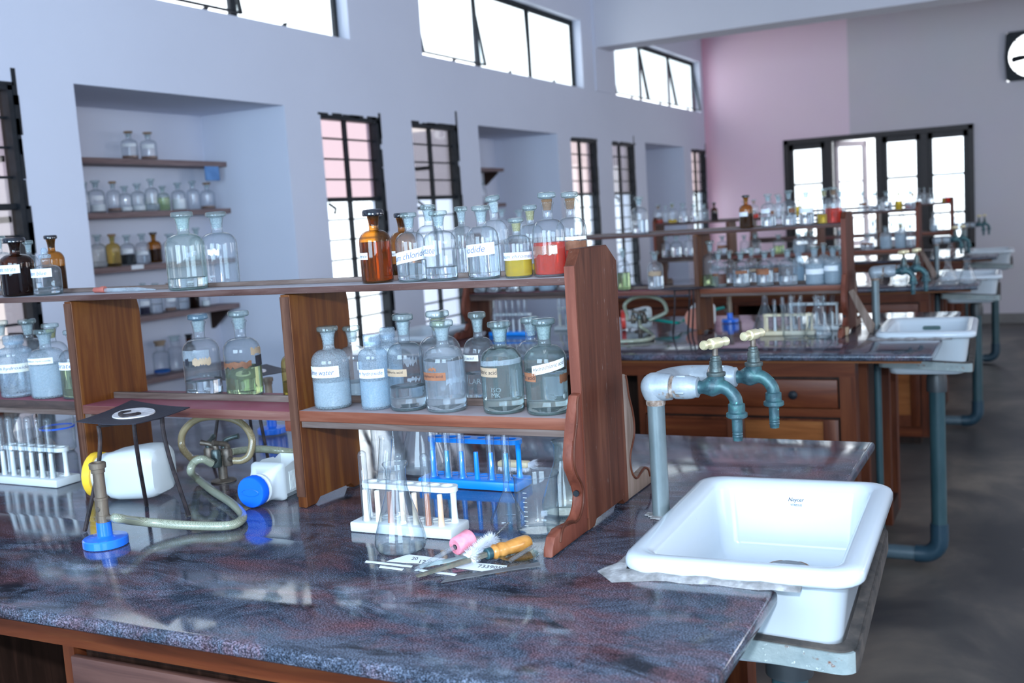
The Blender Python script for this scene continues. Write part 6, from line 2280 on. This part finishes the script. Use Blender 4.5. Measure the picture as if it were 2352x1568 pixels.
# ---- plastic jars lying on the bench
def lying(label, mouth, axis_to, R, L, capmat, square, cutopen=False, capR=None, rim=None, name='plastic_jar'):
    """jar on its side: mouth = point under the cap's centre, axis_to = point under the foot"""
    m0, m1 = Vector(mouth), Vector(axis_to)
    d = (m1 - m0)
    d.z = 0
    t = thing(name, label, 'jar', (m0.x, m0.y, Z0), atan2(d.y, d.x), 'white plastic jars lying on the benches')
    cr = capR or R * 0.8
    X = Matrix.Translation((0, 0, R)) @ Matrix.Rotation(radians(90), 4, 'Y')
    XC = Matrix.Translation((0, 0, max(cr, 0.0))) @ Matrix.Rotation(radians(90), 4, 'Y')
    g = G()
    n = 40
    A, B, C_ = [], [], []
    for i in range(n):
        a = 2 * pi * i / n
        k = 1.0 if i % 2 else 0.985
        A.append(XC @ Vector((cr * k * cos(a), cr * k * sin(a), 0.0025)))
        B.append(XC @ Vector((cr * k * cos(a), cr * k * sin(a), 0.018)))
        C_.append(XC @ Vector((cr * 0.94 * cos(a), cr * 0.94 * sin(a), 0.0)))
    g.rings([C_, A, B])
    cp = g.done('cap', capmat, t, 40)
    g = G()
    E_ = [XC @ Vector((cr * 0.42 * cos(2 * pi * i / 28) * 0.55, cr * 0.62 * sin(2 * pi * i / 28), -0.0006)) for i in range(29)]
    g.tube(E_, 0.0006, 5, False)
    g.done('embossed_oval', capmat, cp)
    if square:
        def sq(w, z, r, zc):
            return [Vector((z, x, y + zc)) for x, y in rrect(-w, -w, w, w, r, 5)]
        nn = len(sq(1, 0, 0.3, 0))
        g = G()
        ring = [[Vector((x_, r_ * cos(2 * pi * (i + 0.5) / nn - pi / 2 * 1.0), cr + r_ * sin(2 * pi * (i + 0.5) / nn - pi / 2))) for i in range(nn)] for x_, r_ in ((0.016, cr * 0.86), (0.026, cr * 0.86), (0.028, cr * 0.96), (0.034, cr * 0.96))]
        zc = R
        body = [sq(R * 0.80, 0.046, R * 0.3, zc), sq(R * 0.98, 0.056, R * 0.22, zc), sq(R, 0.064, R * 0.20, zc), sq(R, L - 0.006, R * 0.20, zc), sq(R * 0.93, L, R * 0.2, zc)]
        if cutopen:
            g.rings(ring + body[:3], True, False)
            sh = g.done('shoulder', M_JAR, t, 40)
            # trough left after the upper side was cut away
            g = G()

            def tr(x, w, top, th):
                w2 = w - th
                pl = [(-w, top), (-w, 0.012), (-w + 0.012, 0.0), (w - 0.012, 0.0), (w, 0.012), (w, top), (w2, top), (w2, 0.013), (w2 - 0.012, th), (-w2 + 0.012, th), (-w2, 0.013), (-w2, top)]
                return [Vector((x, y_, z_)) for y_, z_ in pl]
            g.rings([tr(0.064, R, 2 * R - 0.010, 0.0015), tr(0.095, R, 2 * R - 0.003, 0.0015), tr(0.13, R, 2 * R - 0.006, 0.0015), tr(L - 0.02, R, 2 * R - 0.010, 0.0015), tr(L - 0.0015, R, 2 * R - 0.004, 0.0015)])
            w_ = g.done('trough', M_JAR, t, 30)
            g = G()
            g.box((L - 0.0014, -R, 0.0), (L, R, 2 * R - 0.004))
            g.done('foot_wall', M_JAR, t, 0)
            for k in range(14):
                for s in (-1, 1):
                    g = G()
                    x_ = 0.075 + k * (L - 0.095) / 14
                    g.box((x_, s * R - 0.0012, 0.016), (x_ + 0.0030, s * R + 0.0012, 2 * R - 0.020), 0.0005, 1)
                    g.done('rib', M_JAR, w_, 0)
        else:
            body = [sq(R * 0.78, 0.044, R * 0.4, zc * 0.98), sq(R * 0.90, 0.056, R * 0.4, zc * 0.97), sq(R * 0.95, 0.075, R * 0.38, zc * 0.98), sq(R * 1.0, L * 0.72, R * 0.5, zc * 1.04), sq(R * 0.99, L * 0.86, R * 0.5, zc * 1.06), sq(R * 0.95, L * 0.93, R * 0.5, zc * 1.07), sq(R * 0.86, L * 0.98, R * 0.5, zc * 1.07), sq(R * 0.62, L, R * 0.4, zc * 1.07)]
            g.rings(ring + body)
            g.done('jar_body', M_JAR, t, 40)
    return t


p0, p1 = gz(578, 1168, BZ), gz(674, 1124, BZ)
d = Vector((p1.x - p0.x, p1.y - p0.y, 0)).normalized()
lying('white ribbed cut-open jar with a royal blue cap, lying by the bay panel', p0 + d * 0.0 + Vector((0.0, 0.0, 0)), p0 + d * 0.15, 0.036, 0.155, M_CAPB, True, True, 0.0295)
p0, p1 = gz(222, 1140, BZ), gz(330, 1120, BZ)
d = Vector((cos(radians(14)), sin(radians(14)), 0))
jar1 = lying('white unlabelled jar with a yellow cap lying under the nearest tripod', p0, p0 + d, 0.050, 0.160, M_CAPY, True, False, 0.045)
p0 = gz(1428, 757, BZ)
lying('white jar with a red cap lying on the second bench', p0, p0 + Vector((0.9, 0.35, 0)), 0.045, 0.13, M_CAPR, True, False, 0.042)
p0 = gz(1596, 757, BZ)
lying('white jar with a salmon cap lying on the second bench, cap to the front', p0, p0 + Vector((0.12, 1, 0)), 0.050, 0.12, M_CAPS, True, False, 0.044)

# ---- dropper on the top shelf
pa, pb = gy(214, 661, 1.548), gy(357, 660, 1.560)
t = thing('glass_dropper', 'glass dropper with red-brown rubber teat lying on the top shelf', 'dropper', (pa.x, pa.y, ZT + 0.0005), atan2(pb.y - pa.y, pb.x - pa.x))
Ld = (pb - pa).length
g = G()
g.tube([(0.0, 0, 0.006), (0.004, 0, 0.006), (0.018, 0, 0.006), (0.022, 0, 0.0066), (0.030, 0, 0.0066), (0.031, 0, 0.0066)], [0.003, 0.0056, 0.0056, 0.0066, 0.0066, 0.006], 14)
g.done('teat', M_TEAT, t)
g = G()
g.tube([(0.030, 0, 0.0048), (Ld * 0.72, 0, 0.004), (Ld * 0.86, 0, 0.003), (Ld, 0.0, 0.0018)], [0.0042, 0.0042, 0.0022, 0.0013], 12, False)
g.done('glass_tube', M_GLF, t)

# ---- beakers behind the left-edge rack
p = gy(140, 1060, 1.80)
t = thing('beaker', 'clear beaker with a blue line behind the left-edge white rack', 'beaker', (p.x, 1.80, Z0))
g = G()
g.lathe([(0, 0.003), (0.035, 0.001), (0.040, 0.008), (0.041, 0.115), (0.044, 0.119), (0.043, 0.120)], 32, cap=False)
g.done('beaker_wall', M_GL, t, 60)
g = G()
g.lathe([(0.0413, 0.060), (0.0416, 0.060), (0.0416, 0.064), (0.0413, 0.064)], 32, cap=False)
g.done('blue_line', M_CAPB, t)
p = gy(6, 1060, 1.66)
t = thing('beaker', 'clear beaker at the very left edge behind the white rack', 'beaker', (-2.145, 1.655, Z0))
g = G()
g.lathe([(0, 0.003), (0.035, 0.001), (0.040, 0.008), (0.041, 0.115), (0.044, 0.119), (0.043, 0.120)], 32, cap=False)
g.done('beaker_wall', M_GLM, t, 60)

# ---- second bench: flasks, beaker and test tube racks
w2, pg = tube_rack('test_tube_rack', 'cream test tube rack with wooden pegs on the second bench', (-0.965, 3.975, Z0), 0.05, 0.20, 0.062, M_CREAM, M_CREAM, None, 6, 0.070, [M_CREAM, M_PWHITE, M_PSTAIN, M_PSTAIN, M_PBROWN, M_CREAM])
for i, L_ in ((1, 0.12), (2, 0.13), (3, 0.135), (4, 0.115)):
    test_tube(on_rack(w2, pg[i]), L_, 0.008, 'clear test tube upside down over the %s peg of the second bench\'s cream rack' % NTH[i], GTT, q=12)
w3, pg = tube_rack('test_tube_rack', 'white plastic test tube rack at the right of the second bench', (-0.90, 4.13, Z0), -0.02, 0.20, 0.062, M_PWHITE, M_PWHITE, M_PWHITE, 6, 0.095)
for i in (0, 1, 3, 4):
    test_tube(on_rack(w3, pg[i]), 0.15, 0.008, 'clear test tube upside down over the %s peg of the second bench\'s right white rack' % NTH[i], GTT, q=12)
h1 = on_rack(w3, Vector((0.16, 0.030, 0.018)))
test_tube(h1 + Vector((0.016, 0, 0.135)), 0.135, 0.0085, 'clear test tube leaning at the right end of the second bench\'s white rack', 'boiling tubes', rot=(pi, 0.13, 0), q=12)
w4, pg = tube_rack('test_tube_rack', 'white plastic test tube rack at the left part of the second bench', (-1.93, 4.228, Z0), 0.0, 0.20, 0.062, M_PWHITE, M_PWHITE, None, 6, 0.090, [M_PSTAIN, M_PWHITE, M_PBROWN])
for i in range(6):
    test_tube(on_rack(w4, pg[i]), 0.13 + 0.012 * (i % 3), 0.008, 'clear test tube upside down over the %s peg of the second bench\'s left white rack' % NTH[i], GTT, q=12)
w5, pg = tube_rack('test_tube_rack', 'cluttered tube rack behind the shelf on the second bench, second from its left end', (-2.16, 4.05, Z0), 0.0, 0.20, 0.062, M_PBLUE, M_PWHITE, M_PWHITE, 6, 0.085)
for i in range(6):
    test_tube(on_rack(w5, pg[i]), 0.155 - 0.004 * (i % 2), 0.0085, 'clear test tube upside down over the %s peg of the second bench\'s blue-footed rack' % NTH[i], GTT, q=12)
p = gz(1752, 768, BZ)
flask('tall-necked clear flask left of the cream rack on the second bench', (p.x, p.y + 0.05, Z0), 0.048, 0.155, 0.24, q=20)
p = gz(1880, 777, BZ)
flask('clear conical flask at the right front of the second bench', (p.x, p.y + 0.02, Z0), 0.048, 0.150, 0.38, q=20)
p = gz(1847, 776, BZ)
t = tag(obj('beaker', G().lathe([(0, 0.003), (0.036, 0.001), (0.041, 0.008), (0.042, 0.105), (0.050, 0.125), (0.049, 0.126)], 22, cap=False).mesh('beaker'), M_GL), 'clear beaker with flared lip between the racks of the second bench', 'beaker')
t.location = (p.x - 0.035, p.y + 0.0, Z0)
p = gz(1940, 770, BZ)
t = tag(obj('cork_stopper', G().lathe([(0, 0), (0.013, 0.001), (0.016, 0.028), (0.014, 0.030), (0, 0.030)], 14).mesh('cork'), M_TAN), 'small brown cork at the foot of the second rack\'s end panel', 'stopper')
t.location = (p.x, p.y, Z0)
# ---- third and farthest bench: glassware caught against the light
for i, (px, py, lab) in enumerate(((2178, 650, 'clear conical flask on the third bench before its sink'), (2222, 651, 'second clear conical flask on the third bench, right of the first'))):
    p = gz(px, py, BZ)
    flask(lab, (p.x, p.y, Z0), 0.045, 0.13, 0.36, q=16)
p = gz(2062, 660, BZ)
t = tag(obj('beaker', G().lathe([(0, 0.003), (0.036, 0.001), (0.041, 0.008), (0.042, 0.105), (0.045, 0.109)], 16, cap=False).mesh('beaker'), M_GL), 'clear beaker on the third bench below its rack', 'beaker')
t.location = (p.x, p.y + 0.1, Z0)
for i, x_ in enumerate((-0.74, -0.64)):
    flask('clear conical flask on the farthest bench, %s of the pair by its tap' % ('left' if i == 0 else 'right'), (x_, 8.67, Z0), 0.04, 0.12, 0.36, q=14)
